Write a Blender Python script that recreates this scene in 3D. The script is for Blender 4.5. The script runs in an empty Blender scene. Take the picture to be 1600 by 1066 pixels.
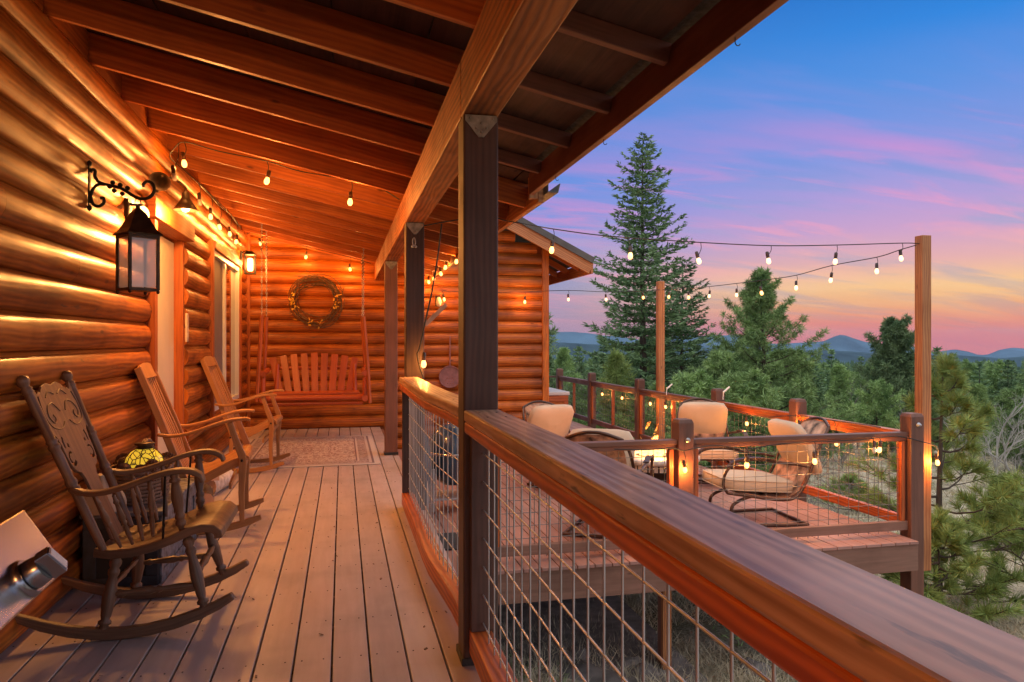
import bpy, bmesh, math, random
import numpy as np
from mathutils import Vector, Matrix, noise
from mathutils.geometry import tessellate_polygon
random.seed(7); np.random.seed(7)
sc = bpy.context.scene
COL = sc.collection
R = math.radians
# ------------------------------------------------------------------ camera
EYE = 1.25; FPX = 1150.0; YAW = math.atan(265 / 1150.0)
CY, SY = math.cos(YAW), math.sin(YAW)
cam_d = bpy.data.cameras.new('camera'); cam = bpy.data.objects.new('camera', cam_d); COL.objects.link(cam)
cam.location = (0, 0, EYE); cam.rotation_euler = (R(90), 0, -YAW)
cam_d.sensor_width = 36; cam_d.lens = 36 * FPX / 1600; cam_d.clip_start = 0.05; cam_d.clip_end = 60000
sc.camera = cam

def at(px, py, Y=None, X=None, Z=None, D=None):
    """photo pixel (1600 wide) -> world point on a plane of given Y, X or Z, or at depth D"""
    t = (px - 800) / FPX; u = (533 - py) / FPX
    dx, dy, dz = SY + t * CY, CY - t * SY, u
    if Y is not None: k = Y / dy
    elif X is not None: k = X / dx
    elif Z is not None: k = (Z - EYE) / dz
    else: k = D
    return Vector((dx * k, dy * k, EYE + dz * k))

# ------------------------------------------------------------------ world
w = bpy.data.worlds.new('World'); sc.world = w; w.use_nodes = True
nt = w.node_tree; nt.nodes.clear(); N = nt.nodes; L = nt.links
out = N.new('ShaderNodeOutputWorld'); bg = N.new('ShaderNodeBackground'); L.new(bg.outputs[0], out.inputs[0])
tc = N.new('ShaderNodeTexCoord'); sep = N.new('ShaderNodeSeparateXYZ'); L.new(tc.outputs['Generated'], sep.inputs[0])
def s2l(c): return tuple((x / 255 / 12.92 if x / 255 <= .04045 else ((x / 255 + .055) / 1.055) ** 2.4) for x in c) + (1,)
def ramp(stops, fac, tree=None, interp='LINEAR'):
    r = (tree or nt).nodes.new('ShaderNodeValToRGB'); r.color_ramp.interpolation = interp
    e = r.color_ramp.elements
    while len(e) > 1: e.remove(e[0])
    e[0].position = stops[0][0]; e[0].color = stops[0][1]
    for p, c in stops[1:]:
        q = e.new(p); q.color = c
    (tree or nt).links.new(fac, r.inputs[0]); return r.outputs[0]
warm = ramp([(0, s2l((226, 112, 108))), (.02, s2l((240, 134, 112))), (.045, s2l((246, 176, 122))), (.068, s2l((254, 202, 140))), (.098, s2l((234, 178, 176))),
             (.135, s2l((208, 164, 205))), (.17, s2l((184, 160, 218))), (.22, s2l((142, 156, 226))), (.30, s2l((88, 148, 228))), (.36, s2l((45, 136, 226))), (.42, s2l((30, 116, 208))), (.7, s2l((24, 88, 170))), (1, s2l((20, 70, 150)))], sep.outputs[2])
cool = ramp([(0, s2l((178, 138, 160))), (.03, s2l((170, 146, 176))), (.07, s2l((150, 150, 190))), (.12, s2l((140, 155, 215))),
             (.18, s2l((120, 148, 224))), (.24, s2l((98, 144, 226))), (.32, s2l((82, 140, 218))), (.42, s2l((40, 115, 200))), (.7, s2l((22, 80, 160))), (1, s2l((18, 66, 142)))], sep.outputs[2])
# azimuth towards the afterglow (right of the view)
AZ = math.radians(52)
dot = N.new('ShaderNodeVectorMath'); dot.operation = 'DOT_PRODUCT'; L.new(tc.outputs['Generated'], dot.inputs[0]); dot.inputs[1].default_value = (math.sin(AZ), math.cos(AZ), 0)
mr = N.new('ShaderNodeMapRange'); L.new(dot.outputs['Value'], mr.inputs[0]); mr.inputs[1].default_value = .78; mr.inputs[2].default_value = .99; mr.interpolation_type = 'SMOOTHSTEP'
def wmix(a, b, f, tree=None, kind='MIX'):
    t_ = tree or nt
    m = t_.nodes.new('ShaderNodeMix'); m.data_type = 'RGBA'; m.blend_type = kind
    for v, s in ((f, m.inputs[0]), (a, m.inputs[6]), (b, m.inputs[7])):
        if isinstance(v, (int, float)): s.default_value = v
        elif isinstance(v, tuple): s.default_value = v
        else: t_.links.new(v, s)
    return m.outputs[2]
base = wmix(cool, warm, mr.outputs[0])
# streaky clouds, laid out in sky direction
def cloud(scale, seed, lo, hi, det=5):
    # project to a cloud plane so the streaks flatten near the horizon
    ad = N.new('ShaderNodeMath'); ad.operation = 'ADD'; L.new(sep.outputs[2], ad.inputs[0]); ad.inputs[1].default_value = .16
    cx = N.new('ShaderNodeVectorMath'); cx.operation = 'SCALE'; L.new(tc.outputs['Generated'], cx.inputs[0])
    iv = N.new('ShaderNodeMath'); iv.operation = 'DIVIDE'; iv.inputs[0].default_value = 1; L.new(ad.outputs[0], iv.inputs[1]); L.new(iv.outputs[0], cx.inputs['Scale'])
    mp = N.new('ShaderNodeMapping'); mp.inputs['Location'].default_value = (seed, seed * 1.7, 0); mp.inputs['Rotation'].default_value = (0, 0, R(30)); mp.inputs['Scale'].default_value = (scale * .33, scale * 1.15, 0)
    L.new(cx.outputs[0], mp.inputs[0])
    n = N.new('ShaderNodeTexNoise'); n.inputs['Detail'].default_value = det; n.inputs['Roughness'].default_value = .55; n.inputs['Distortion'].default_value = .5; L.new(mp.outputs[0], n.inputs['Vector']); n.inputs['Scale'].default_value = 1
    m = N.new('ShaderNodeMapRange'); m.interpolation_type = 'SMOOTHSTEP'; m.inputs[1].default_value = lo; m.inputs[2].default_value = hi; L.new(n.outputs[0], m.inputs[0]); return m.outputs[0]
def mul(a, b, tree=None):
    t_ = tree or nt
    m = t_.nodes.new('ShaderNodeMath'); m.operation = 'MULTIPLY'
    for v, s in ((a, m.inputs[0]), (b, m.inputs[1])):
        if isinstance(v, (int, float)): s.default_value = v
        else: t_.links.new(v, s)
    return m.outputs[0]
band = ramp([(0, (.2, .2, .2, 1)), (.05, (.55, .55, .55, 1)), (.1, (.8, .8, .8, 1)), (.2, (.85, .85, .85, 1)), (.27, (.4, .4, .4, 1)), (.36, (0, 0, 0, 1)), (1, (0, 0, 0, 1))], sep.outputs[2])
cwarm = ramp([(0, s2l((240, 140, 115))), (.06, s2l((255, 208, 146))), (.1, s2l((250, 184, 172))), (.15, s2l((240, 162, 196))), (.24, s2l((215, 145, 212))), (.36, s2l((130, 150, 225))), (1, s2l((60, 110, 200)))], sep.outputs[2])
ccool = ramp([(0, s2l((205, 145, 160))), (.1, s2l((238, 158, 188))), (.18, s2l((210, 145, 208))), (.26, s2l((165, 145, 215))), (1, s2l((60, 110, 200)))], sep.outputs[2])
ccol = wmix(ccool, cwarm, mr.outputs[0])
sky1 = wmix(base, ccol, mul(cloud(1.5, 3.3, .46, .64), band))
blue_gap = ramp([(0, s2l((180, 140, 150))), (.07, s2l((170, 165, 180))), (.13, s2l((160, 170, 210))), (.22, s2l((120, 150, 222))), (1, s2l((40, 110, 200)))], sep.outputs[2])
sky2 = wmix(sky1, blue_gap, mul(mul(cloud(3.0, 9.1, .47, .66, 6), band), .8))
sky2 = wmix(sky2, ccol, mul(mul(cloud(4.2, 5.2, .52, .68, 7), band), .75))
# physical dusk sky adds a little of its own light
nish = N.new('ShaderNodeTexSky'); nish.sky_type = 'NISHITA'; nish.sun_disc = False; nish.sun_elevation = R(1.5); nish.sun_rotation = AZ; nish.altitude = 2500
sky3 = wmix(sky2, wmix((0, 0, 0, 1), nish.outputs[0], .001), 1.0, kind='ADD')
# unseen sky overhead and behind the house, paled and brightened as added fill
high = N.new('ShaderNodeMapRange'); high.interpolation_type = 'SMOOTHSTEP'; high.inputs[1].default_value = .44; high.inputs[2].default_value = .75; L.new(sep.outputs[2], high.inputs[0])
back = N.new('ShaderNodeMapRange'); back.interpolation_type = 'SMOOTHSTEP'; back.inputs[1].default_value = .1; back.inputs[2].default_value = -.6; L.new(sep.outputs[1], back.inputs[0])
mx = N.new('ShaderNodeMath'); mx.operation = 'MAXIMUM'; L.new(high.outputs[0], mx.inputs[0]); L.new(mul(back.outputs[0], .55), mx.inputs[1])
sky4 = wmix(sky3, (1.85, 1.85, 1.8, 1), mul(mx.outputs[0], .85))
L.new(sky4, bg.inputs[0]); bg.inputs[1].default_value = 1.0
# ------------------------------------------------------------------ sun (afterglow, very soft)
sd = bpy.data.lights.new('sun', 'SUN'); so = bpy.data.objects.new('sun', sd); COL.objects.link(so)
sd.energy = .35; sd.angle = R(35); sd.color = (1, .72, .55)
so.rotation_euler = Vector((math.sin(AZ) * math.cos(R(12)), math.cos(AZ) * math.cos(R(12)), math.sin(R(12)))).to_track_quat('Z', 'Y').to_euler()
sc.view_settings.view_transform = 'Standard'; sc.view_settings.look = 'None'; sc.view_settings.exposure = 0; sc.view_settings.gamma = 1
cy = sc.cycles
cy.use_denoising = True; cy.max_bounces = 8; cy.diffuse_bounces = 4; cy.glossy_bounces = 3; cy.transmission_bounces = 6; cy.transparent_max_bounces = 12; cy.volume_bounces = 0
cy.sample_clamp_indirect = 6; cy.use_light_tree = True; cy.caustics_reflective = False; cy.caustics_refractive = False; cy.blur_glossy = .5

# ------------------------------------------------------------------ materials
MT = {}
def newmat(name):
    m = bpy.data.materials.new(name); m.use_nodes = True; t = m.node_tree
    b = t.nodes['Principled BSDF']; MT[name] = m; return m, t, b
def lin(*c): return tuple(c) + (1,)
def wood(name, dark, light, rough=.5, grain=22, bump=.25, coat=0, var=.35, knots=True, stain=.35, spec=.5, ring=0, scar=0):
    m, t, b = newmat(name); n = t.nodes; l = t.links
    uv = n.new('ShaderNodeUVMap'); sp = n.new('ShaderNodeSeparateXYZ'); l.new(uv.outputs[0], sp.inputs[0])
    mp = n.new('ShaderNodeMapping'); mp.inputs['Scale'].default_value = (1.3, grain, 1); l.new(uv.outputs[0], mp.inputs[0])
    ns = n.new('ShaderNodeTexNoise'); ns.inputs['Scale'].default_value = 1; ns.inputs['Detail'].default_value = 7; ns.inputs['Roughness'].default_value = .62; ns.inputs['Distortion'].default_value = .8; l.new(mp.outputs[0], ns.inputs['Vector'])
    mp2 = n.new('ShaderNodeMapping'); mp2.inputs['Scale'].default_value = (3, grain * 5, 1); l.new(uv.outputs[0], mp2.inputs[0])
    nf = n.new('ShaderNodeTexNoise'); nf.inputs['Scale'].default_value = 1; nf.inputs['Detail'].default_value = 3; l.new(mp2.outputs[0], nf.inputs['Vector'])
    g = wmix(ns.outputs[0], nf.outputs[0], .35, t)
    if ring:
        mp3 = n.new('ShaderNodeMapping'); mp3.inputs['Scale'].default_value = (.9, 5, 1); l.new(uv.outputs[0], mp3.inputs[0])
        wv = n.new('ShaderNodeTexWave'); wv.wave_type = 'RINGS'; wv.inputs['Scale'].default_value = 2.2; wv.inputs['Distortion'].default_value = 9; wv.inputs['Detail'].default_value = 3; wv.inputs['Detail Scale'].default_value = .8; l.new(mp3.outputs[0], wv.inputs['Vector'])
        g = wmix(g, wv.outputs[0], ring, t)
    col = ramp([(.34, lin(*dark)), (.5, lin(*[(a + c) / 2 for a, c in zip(dark, light)])), (.66, lin(*light))], g, t)
    # board to board variation
    dv = n.new('ShaderNodeMath'); dv.operation = 'DIVIDE'; l.new(sp.outputs[1], dv.inputs[0]); dv.inputs[1].default_value = 7
    rd = n.new('ShaderNodeMath'); rd.operation = 'ROUND'; l.new(dv.outputs[0], rd.inputs[0])
    wn = n.new('ShaderNodeTexWhiteNoise'); wn.noise_dimensions = '1D'; l.new(rd.outputs[0], wn.inputs['W'])
    mrr = n.new('ShaderNodeMapRange'); l.new(wn.outputs[0], mrr.inputs[0]); mrr.inputs[3].default_value = 1 - var; mrr.inputs[4].default_value = 1 + var * .45
    hsv = n.new('ShaderNodeHueSaturation'); l.new(col, hsv.inputs['Color']); l.new(mrr.outputs[0], hsv.inputs['Value']); c = hsv.outputs[0]
    # stains in object space
    geo = n.new('ShaderNodeNewGeometry')
    n2 = n.new('ShaderNodeTexNoise'); n2.inputs['Scale'].default_value = 2.3; n2.inputs['Detail'].default_value = 5; l.new(geo.outputs['Position'], n2.inputs['Vector'])
    c = wmix(c, lin(*[a * .45 for a in dark]), mul(ramp([(.5, (0, 0, 0, 1)), (.75, (1, 1, 1, 1))], n2.outputs[0], t), stain, t), t)
    if knots:
        mp4 = n.new('ShaderNodeMapping'); mp4.inputs['Scale'].default_value = (1.7, 5, 1); l.new(uv.outputs[0], mp4.inputs[0])
        vo = n.new('ShaderNodeTexVoronoi'); vo.inputs['Scale'].default_value = 1.3; l.new(mp4.outputs[0], vo.inputs['Vector'])
        c = wmix(c, lin(*[a * .3 for a in dark]), ramp([(.04, (.85, .85, .85, 1)), (.09, (0, 0, 0, 1))], vo.outputs['Distance'], t), t)
    if scar:
        mp5 = n.new('ShaderNodeMapping'); mp5.inputs['Scale'].default_value = (7, 38, 1); l.new(uv.outputs[0], mp5.inputs[0])
        n5 = n.new('ShaderNodeTexNoise'); n5.inputs['Scale'].default_value = 1; n5.inputs['Detail'].default_value = 4; l.new(mp5.outputs[0], n5.inputs['Vector'])
        n6 = n.new('ShaderNodeTexNoise'); n6.inputs['Scale'].default_value = 4.5; l.new(geo.outputs['Position'], n6.inputs['Vector'])
        c = wmix(c, lin(.05, .03, .025), mul(mul(ramp([(.6, (0, 0, 0, 1)), (.68, (1, 1, 1, 1))], n5.outputs[0], t), ramp([(.5, (0, 0, 0, 1)), (.6, (1, 1, 1, 1))], n6.outputs[0], t), t), scar, t), t)
        if scar > .8: c = wmix(c, lin(.42, .39, .36), mul(ramp([(.5, (0, 0, 0, 1)), (.75, (1, 1, 1, 1))], n6.outputs[0], t), .2, t), t)
    l.new(c, b.inputs['Base Color'])
    rr = n.new('ShaderNodeMapRange'); l.new(n2.outputs[0], rr.inputs[0]); rr.inputs[1].default_value = .3; rr.inputs[2].default_value = .7; rr.inputs[3].default_value = rough * .8; rr.inputs[4].default_value = min(1, rough * 1.3); l.new(rr.outputs[0], b.inputs['Roughness'])
    b.inputs['Specular IOR Level'].default_value = spec; b.inputs['Coat Weight'].default_value = coat; b.inputs['Coat Roughness'].default_value = .22
    bp = n.new('ShaderNodeBump'); bp.inputs['Strength'].default_value = bump; bp.inputs['Distance'].default_value = .004; l.new(g, bp.inputs['Height']); l.new(bp.outputs[0], b.inputs['Normal'])
    return m
def plain(name, col, rough=.5, metal=0, var=.25, scale=6, bump=.1, bscale=60, emit=None, es=0, coat=0, spec=.5):
    m, t, b = newmat(name); n = t.nodes; l = t.links
    tcn = n.new('ShaderNodeTexCoord'); ns = n.new('ShaderNodeTexNoise'); ns.inputs['Scale'].default_value = scale; ns.inputs['Detail'].default_value = 6; l.new(tcn.outputs['Object'], ns.inputs['Vector'])
    l.new(ramp([(.3, lin(*[a * (1 - var) for a in col])), (.7, lin(*[min(1, a * (1 + var * .6)) for a in col]))], ns.outputs[0], t), b.inputs['Base Color'])
    b.inputs['Roughness'].default_value = rough; b.inputs['Metallic'].default_value = metal; b.inputs['Coat Weight'].default_value = coat; b.inputs['Specular IOR Level'].default_value = spec
    if bump:
        nb = n.new('ShaderNodeTexNoise'); nb.inputs['Scale'].default_value = bscale; nb.inputs['Detail'].default_value = 4; l.new(tcn.outputs['Object'], nb.inputs['Vector'])
        bp = n.new('ShaderNodeBump'); bp.inputs['Strength'].default_value = bump; bp.inputs['Distance'].default_value = .003; l.new(nb.outputs[0], bp.inputs['Height']); l.new(bp.outputs[0], b.inputs['Normal'])
    if emit: b.inputs['Emission Color'].default_value = lin(*emit); b.inputs['Emission Strength'].default_value = es
    return m
wood('log', (.21, .042, .005), (.56, .165, .016), rough=.46, grain=12, bump=.6, coat=.08, var=.35, stain=.8, spec=.35, ring=.15, scar=.7)
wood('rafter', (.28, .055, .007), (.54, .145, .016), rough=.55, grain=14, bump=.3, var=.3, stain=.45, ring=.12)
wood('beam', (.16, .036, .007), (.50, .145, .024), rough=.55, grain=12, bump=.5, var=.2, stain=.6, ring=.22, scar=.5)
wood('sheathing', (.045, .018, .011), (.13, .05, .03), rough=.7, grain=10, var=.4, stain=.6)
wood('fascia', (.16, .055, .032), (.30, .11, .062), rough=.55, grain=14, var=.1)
wood('post', (.04, .018, .013), (.085, .038, .027), rough=.55, grain=16, var=.25, ring=.15)
wood('rail', (.27, .05, .008), (.54, .125, .02), rough=.48, grain=14, bump=.5, coat=.1, var=.12, stain=.4, ring=.25)
wood('deckpost', (.11, .045, .028), (.22, .085, .05), rough=.5, grain=14, var=.3)
wood('railtop', (.27, .14, .08), (.56, .34, .215), rough=.46, grain=18, bump=.7, coat=.14, var=.05, stain=.5, ring=.2, scar=.9, spec=.35)
wood('polewood', (.34, .115, .035), (.52, .22, .075), rough=.55, grain=12, var=.15, ring=.3)
wood('porchboard', (.43, .355, .345), (.53, .45, .445), rough=.42, grain=7, bump=.25, var=.14, stain=.38, knots=False, spec=.45)
wood('redboard', (.30, .15, .115), (.42, .22, .175), rough=.55, grain=16, bump=.2, var=.16, stain=.2, knots=False)
wood('rimboard', (.17, .08, .05), (.28, .14, .095), rough=.65, grain=12, var=.12, stain=.5)
wood('oak', (.10, .05, .028), (.25, .135, .075), rough=.45, grain=30, bump=.5, coat=.08, var=.1, knots=False, stain=.4)
wood('teak', (.34, .13, .04), (.56, .26, .085), rough=.42, grain=26, bump=.2, var=.2, knots=False, stain=.2)
wood('swingwood', (.34, .045, .01), (.50, .10, .018), rough=.4, grain=18, coat=.2, var=.2, knots=False, stain=.25)
wood('palelog', (.50, .28, .17), (.68, .42, .28), rough=.5, grain=14, var=.25, knots=True, stain=.4)
wood('bark', (.05, .035, .025), (.13, .09, .065), rough=.9, grain=20, bump=1, var=.2, knots=False)
wood('aspenbark', (.28, .26, .22), (.55, .52, .46), rough=.8, grain=8, bump=.4, var=.2, knots=True, stain=.5)
plain('birchbark', (.62, .56, .48), .7, var=.5, scale=14, bump=.5)
plain('twig', (.10, .075, .055), .9, var=.4)
plain('greytwig', (.22, .19, .17), .9, var=.4)
plain('doorcream', (.74, .64, .47), .45, var=.05)
plain('whitevinyl', (.80, .78, .72), .35, var=.04, bump=0)
plain('iron', (.018, .015, .013), .5, .6, bump=.3)
plain('bronze', (.07, .045, .03), .45, .7, var=.5, scale=20, bump=.4)
plain('cable', (.012, .010, .009), .55, bump=0)
plain('socket', (.06, .028, .015), .4, bump=0)
plain('darkwire', (.20, .19, .18), .5, .7, bump=0)
plain('galv', (.46, .47, .49), .42, .7, var=.25, bump=.1)
plain('steelplate', (.35, .32, .27), .5, .9, var=.5, scale=25, bump=.3)
plain('stainless', (.60, .57, .55), .26, 1, var=.08, scale=3, bump=.05, bscale=200)
plain('knob', (.30, .33, .38), .25, 1, var=.1, bump=0)
plain('knobwhite', (.75, .74, .72), .35, 0, var=.05, bump=0)
plain('blackpaint', (.02, .022, .026), .55, var=.4)
plain('chestblue', (.045, .05, .06), .6, var=.6, scale=9, bump=.4)
plain('chestworn', (.14, .155, .19), .6, var=.9, scale=22, bump=.5)
plain('wicker', (.20, .12, .08), .7, var=.4, scale=30)
plain('vine', (.13, .075, .04), .85, var=.5, scale=30)
plain('pinecone', (.16, .07, .035), .7, var=.5, scale=30)
plain('canvas', (.55, .45, .33), .85, var=.2, bump=.4)
plain('cushion', (.52, .40, .29), .85, var=.10, scale=3, bump=.35, bscale=140)
plain('chairmetal', (.10, .055, .04), .38, .7, var=.3, bump=.15)
plain('slingfabric', (.42, .24, .16), .85, var=.9, scale=11, bump=.3)
plain('stonetop', (.50, .44, .38), .5, var=.4, scale=18, bump=.3)
plain('firebowl', (.05, .03, .02), .6, .3)
plain('kamado', (.03, .07, .13), .22, 0, var=.3, coat=.7, bump=.1)
plain('navy', (.03, .05, .09), .7, var=.3)
plain('rubbermat', (.035, .04, .045), .9, var=.4, bump=.5)
plain('pan', (.26, .12, .12), .5, .3, var=.3, scale=14)
plain('greywood', (.28, .20, .16), .8, var=.3)
plain('plaque', (.55, .42, .33), .7, var=.25, scale=30)
plain('roofing', (.075, .07, .062), .9, var=.5, scale=30, bump=.8)
plain('rakemetal', (.10, .095, .085), .6, .2, var=.2)
plain('blind', (.22, .18, .17), .7, var=.1)
plain('tubtop', (.62, .58, .55), .5, var=.12)
plain('rock', (.24, .21, .19), .9, var=.5, bump=.9, bscale=20)
plain('straw', (.60, .51, .35), .9, var=.5, scale=3, bump=0)
plain('yellowleaf', (.75, .42, .04), .6, var=.4)
plain('hotbulb', (1, .8, .5), .3, bump=0, emit=(1, .40, .10), es=5)
plain('farbulb', (1, .8, .5), .3, bump=0, emit=(1, .62, .28), es=2.6)
plain('deadbulb', (.55, .5, .4), .1, bump=0)
plain('lampglow', (1, .8, .5), .3, bump=0, emit=(1, .55, .18), es=6)
m, t, b = newmat('clearglass'); b.inputs['Base Color'].default_value = lin(.8, .88, 1); b.inputs['Roughness'].default_value = .1
b.inputs['Transmission Weight'].default_value = 0; b.inputs['Alpha'].default_value = .36; b.inputs['Specular IOR Level'].default_value = .9  # reflection on the lantern panes is put into the bluish white colour
m, t, b = newmat('windowglass'); b.inputs['Base Color'].default_value = lin(.035, .03, .03); b.inputs['Roughness'].default_value = .03; b.inputs['Specular IOR Level'].default_value = 1.0; b.inputs['Coat Weight'].default_value = 1; b.inputs['Coat Roughness'].default_value = .02; b.inputs['Coat IOR'].default_value = 2.2
m, t, b = newmat('flame'); n = t.nodes; l = t.links; tcn = n.new('ShaderNodeTexCoord'); sp = n.new('ShaderNodeSeparateXYZ'); l.new(tcn.outputs['Object'], sp.inputs[0])
zz = n.new('ShaderNodeMapRange'); zz.inputs[1].default_value = .47; zz.inputs[2].default_value = .85; l.new(sp.outputs[2], zz.inputs[0])
l.new(ramp([(0, lin(1, .62, .22)), (.4, lin(1, .42, .08)), (1, lin(1, .2, .02))], zz.outputs[0], t), b.inputs['Emission Color']); b.inputs['Emission Strength'].default_value = 4; b.inputs['Base Color'].default_value = lin(0, 0, 0)
ns = n.new('ShaderNodeTexNoise'); ns.inputs['Scale'].default_value = 14; ns.inputs['Distortion'].default_value = 2; l.new(tcn.outputs['Object'], ns.inputs['Vector'])
al = n.new('ShaderNodeMath'); al.operation = 'SUBTRACT'; l.new(ramp([(.38, (.1, .1, .1, 1)), (.58, (1, 1, 1, 1))], ns.outputs[0], t), al.inputs[0]); l.new(mul(zz.outputs[0], .55, t), al.inputs[1]); al.use_clamp = True; l.new(al.outputs[0], b.inputs['Alpha'])
# stained-glass solar lamp shade: yellow glass with leading
m, t, b = newmat('tiffany'); tcn = t.nodes.new('ShaderNodeTexCoord'); vo = t.nodes.new('ShaderNodeTexVoronoi'); vo.feature = 'DISTANCE_TO_EDGE'; vo.inputs['Scale'].default_value = 26; t.links.new(tcn.outputs['Object'], vo.inputs['Vector'])
lead = ramp([(.03, lin(.02, .015, .01)), (.07, lin(.85, .55, .04))], vo.outputs[0], t); t.links.new(lead, b.inputs['Base Color']); t.links.new(lead, b.inputs['Emission Color']); b.inputs['Emission Strength'].default_value = .75; b.inputs['Roughness'].default_value = .2
# rug
m, t, b = newmat('rug'); n = t.nodes; l = t.links; tcn = n.new('ShaderNodeTexCoord'); sp = n.new('ShaderNodeSeparateXYZ'); l.new(tcn.outputs['Object'], sp.inputs[0])
def mth(op, a, b_, t_=None):
    q = (t_ or t).nodes.new('ShaderNodeMath'); q.operation = op
    for v, s in ((a, q.inputs[0]), (b_, q.inputs[1])):
        if isinstance(v, (int, float)): s.default_value = v
        elif v is not None: (t_ or t).links.new(v, s)
    return q.outputs[0]
ax = mth('ABSOLUTE', sp.outputs[0], None); ay = mth('ABSOLUTE', sp.outputs[1], None)
dx = mth('SUBTRACT', .76, ax); dy = mth('SUBTRACT', 1.15, ay); de = mth('MINIMUM', dx, dy)
cmb = n.new('ShaderNodeCombineXYZ'); l.new(ax, cmb.inputs[0]); l.new(ay, cmb.inputs[1])
vo = n.new('ShaderNodeTexVoronoi'); vo.inputs['Scale'].default_value = 13; vo.feature = 'DISTANCE_TO_EDGE'; l.new(cmb.outputs[0], vo.inputs['Vector'])
wv = n.new('ShaderNodeTexNoise'); wv.inputs['Scale'].default_value = 17; wv.inputs['Detail'].default_value = 3; wv.inputs['Distortion'].default_value = 2.5; l.new(cmb.outputs[0], wv.inputs['Vector'])
pat = ramp([(.03, lin(.55, .44, .40)), (.10, lin(.16, .09, .10)), (.25, lin(.30, .16, .16))], vo.outputs[0], t)
pat = wmix(pat, lin(.55, .46, .42), ramp([(.48, (0, 0, 0, 1)), (.53, (1, 1, 1, 1))], wv.outputs[0], t), t)
brd = ramp([(0, lin(.55, .48, .45)), (.05, lin(.55, .48, .45)), (.052, lin(.20, .14, .15)), (.075, lin(.20, .14, .15)), (.077, lin(.5, .42, .4)), (.10, lin(.5, .42, .4)), (.102, lin(.22, .15, .16)), (.2, lin(.26, .17, .18)), (.202, lin(.55, .46, .43)), (.22, lin(.2, .12, .13))], de, t, 'CONSTANT')
msk = ramp([(0, (0, 0, 0, 1)), (.102, (.55, .55, .55, 1)), (.2, (0, 0, 0, 1)), (.235, (1, 1, 1, 1))], de, t, 'CONSTANT')
l.new(wmix(brd, pat, msk, t), b.inputs['Base Color']); b.inputs['Roughness'].default_value = .95
# foliage: clumps of lighter and darker green, per-tree tint
def foliage(name, dark, light, sc_=1.6):
    m, t, b = newmat(name); n = t.nodes; l = t.links
    geo = n.new('ShaderNodeNewGeometry'); ns = n.new('ShaderNodeTexNoise'); ns.inputs['Scale'].default_value = sc_; ns.inputs['Detail'].default_value = 4; l.new(geo.outputs['Position'], ns.inputs['Vector'])
    wn = n.new('ShaderNodeTexNoise'); wn.inputs['Scale'].default_value = 24; l.new(geo.outputs['Position'], wn.inputs['Vector'])
    f = wmix(ns.outputs[0], wn.outputs[0], .4, t)
    c = ramp([(.36, lin(*dark)), (.62, lin(*light))], f, t)
    oi = n.new('ShaderNodeObjectInfo'); mrr = n.new('ShaderNodeMapRange'); l.new(oi.outputs['Random'], mrr.inputs[0]); mrr.inputs[3].default_value = .75; mrr.inputs[4].default_value = 1.2
    h = n.new('ShaderNodeHueSaturation'); l.new(c, h.inputs['Color']); l.new(mrr.outputs[0], h.inputs['Value']); l.new(h.outputs[0], b.inputs['Base Color'])
    b.inputs['Roughness'].default_value = .65; b.inputs['Specular IOR Level'].default_value = .25
foliage('spruce', (.06, .13, .06), (.23, .34, .15)); foliage('pine', (.08, .16, .05), (.36, .50, .18)); foliage('pinebright', (.14, .22, .05), (.42, .52, .16)); foliage('juniper', (.06, .13, .05), (.28, .38, .18)); foliage('farforest', (.045, .085, .05), (.10, .17, .09), .05)
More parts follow.
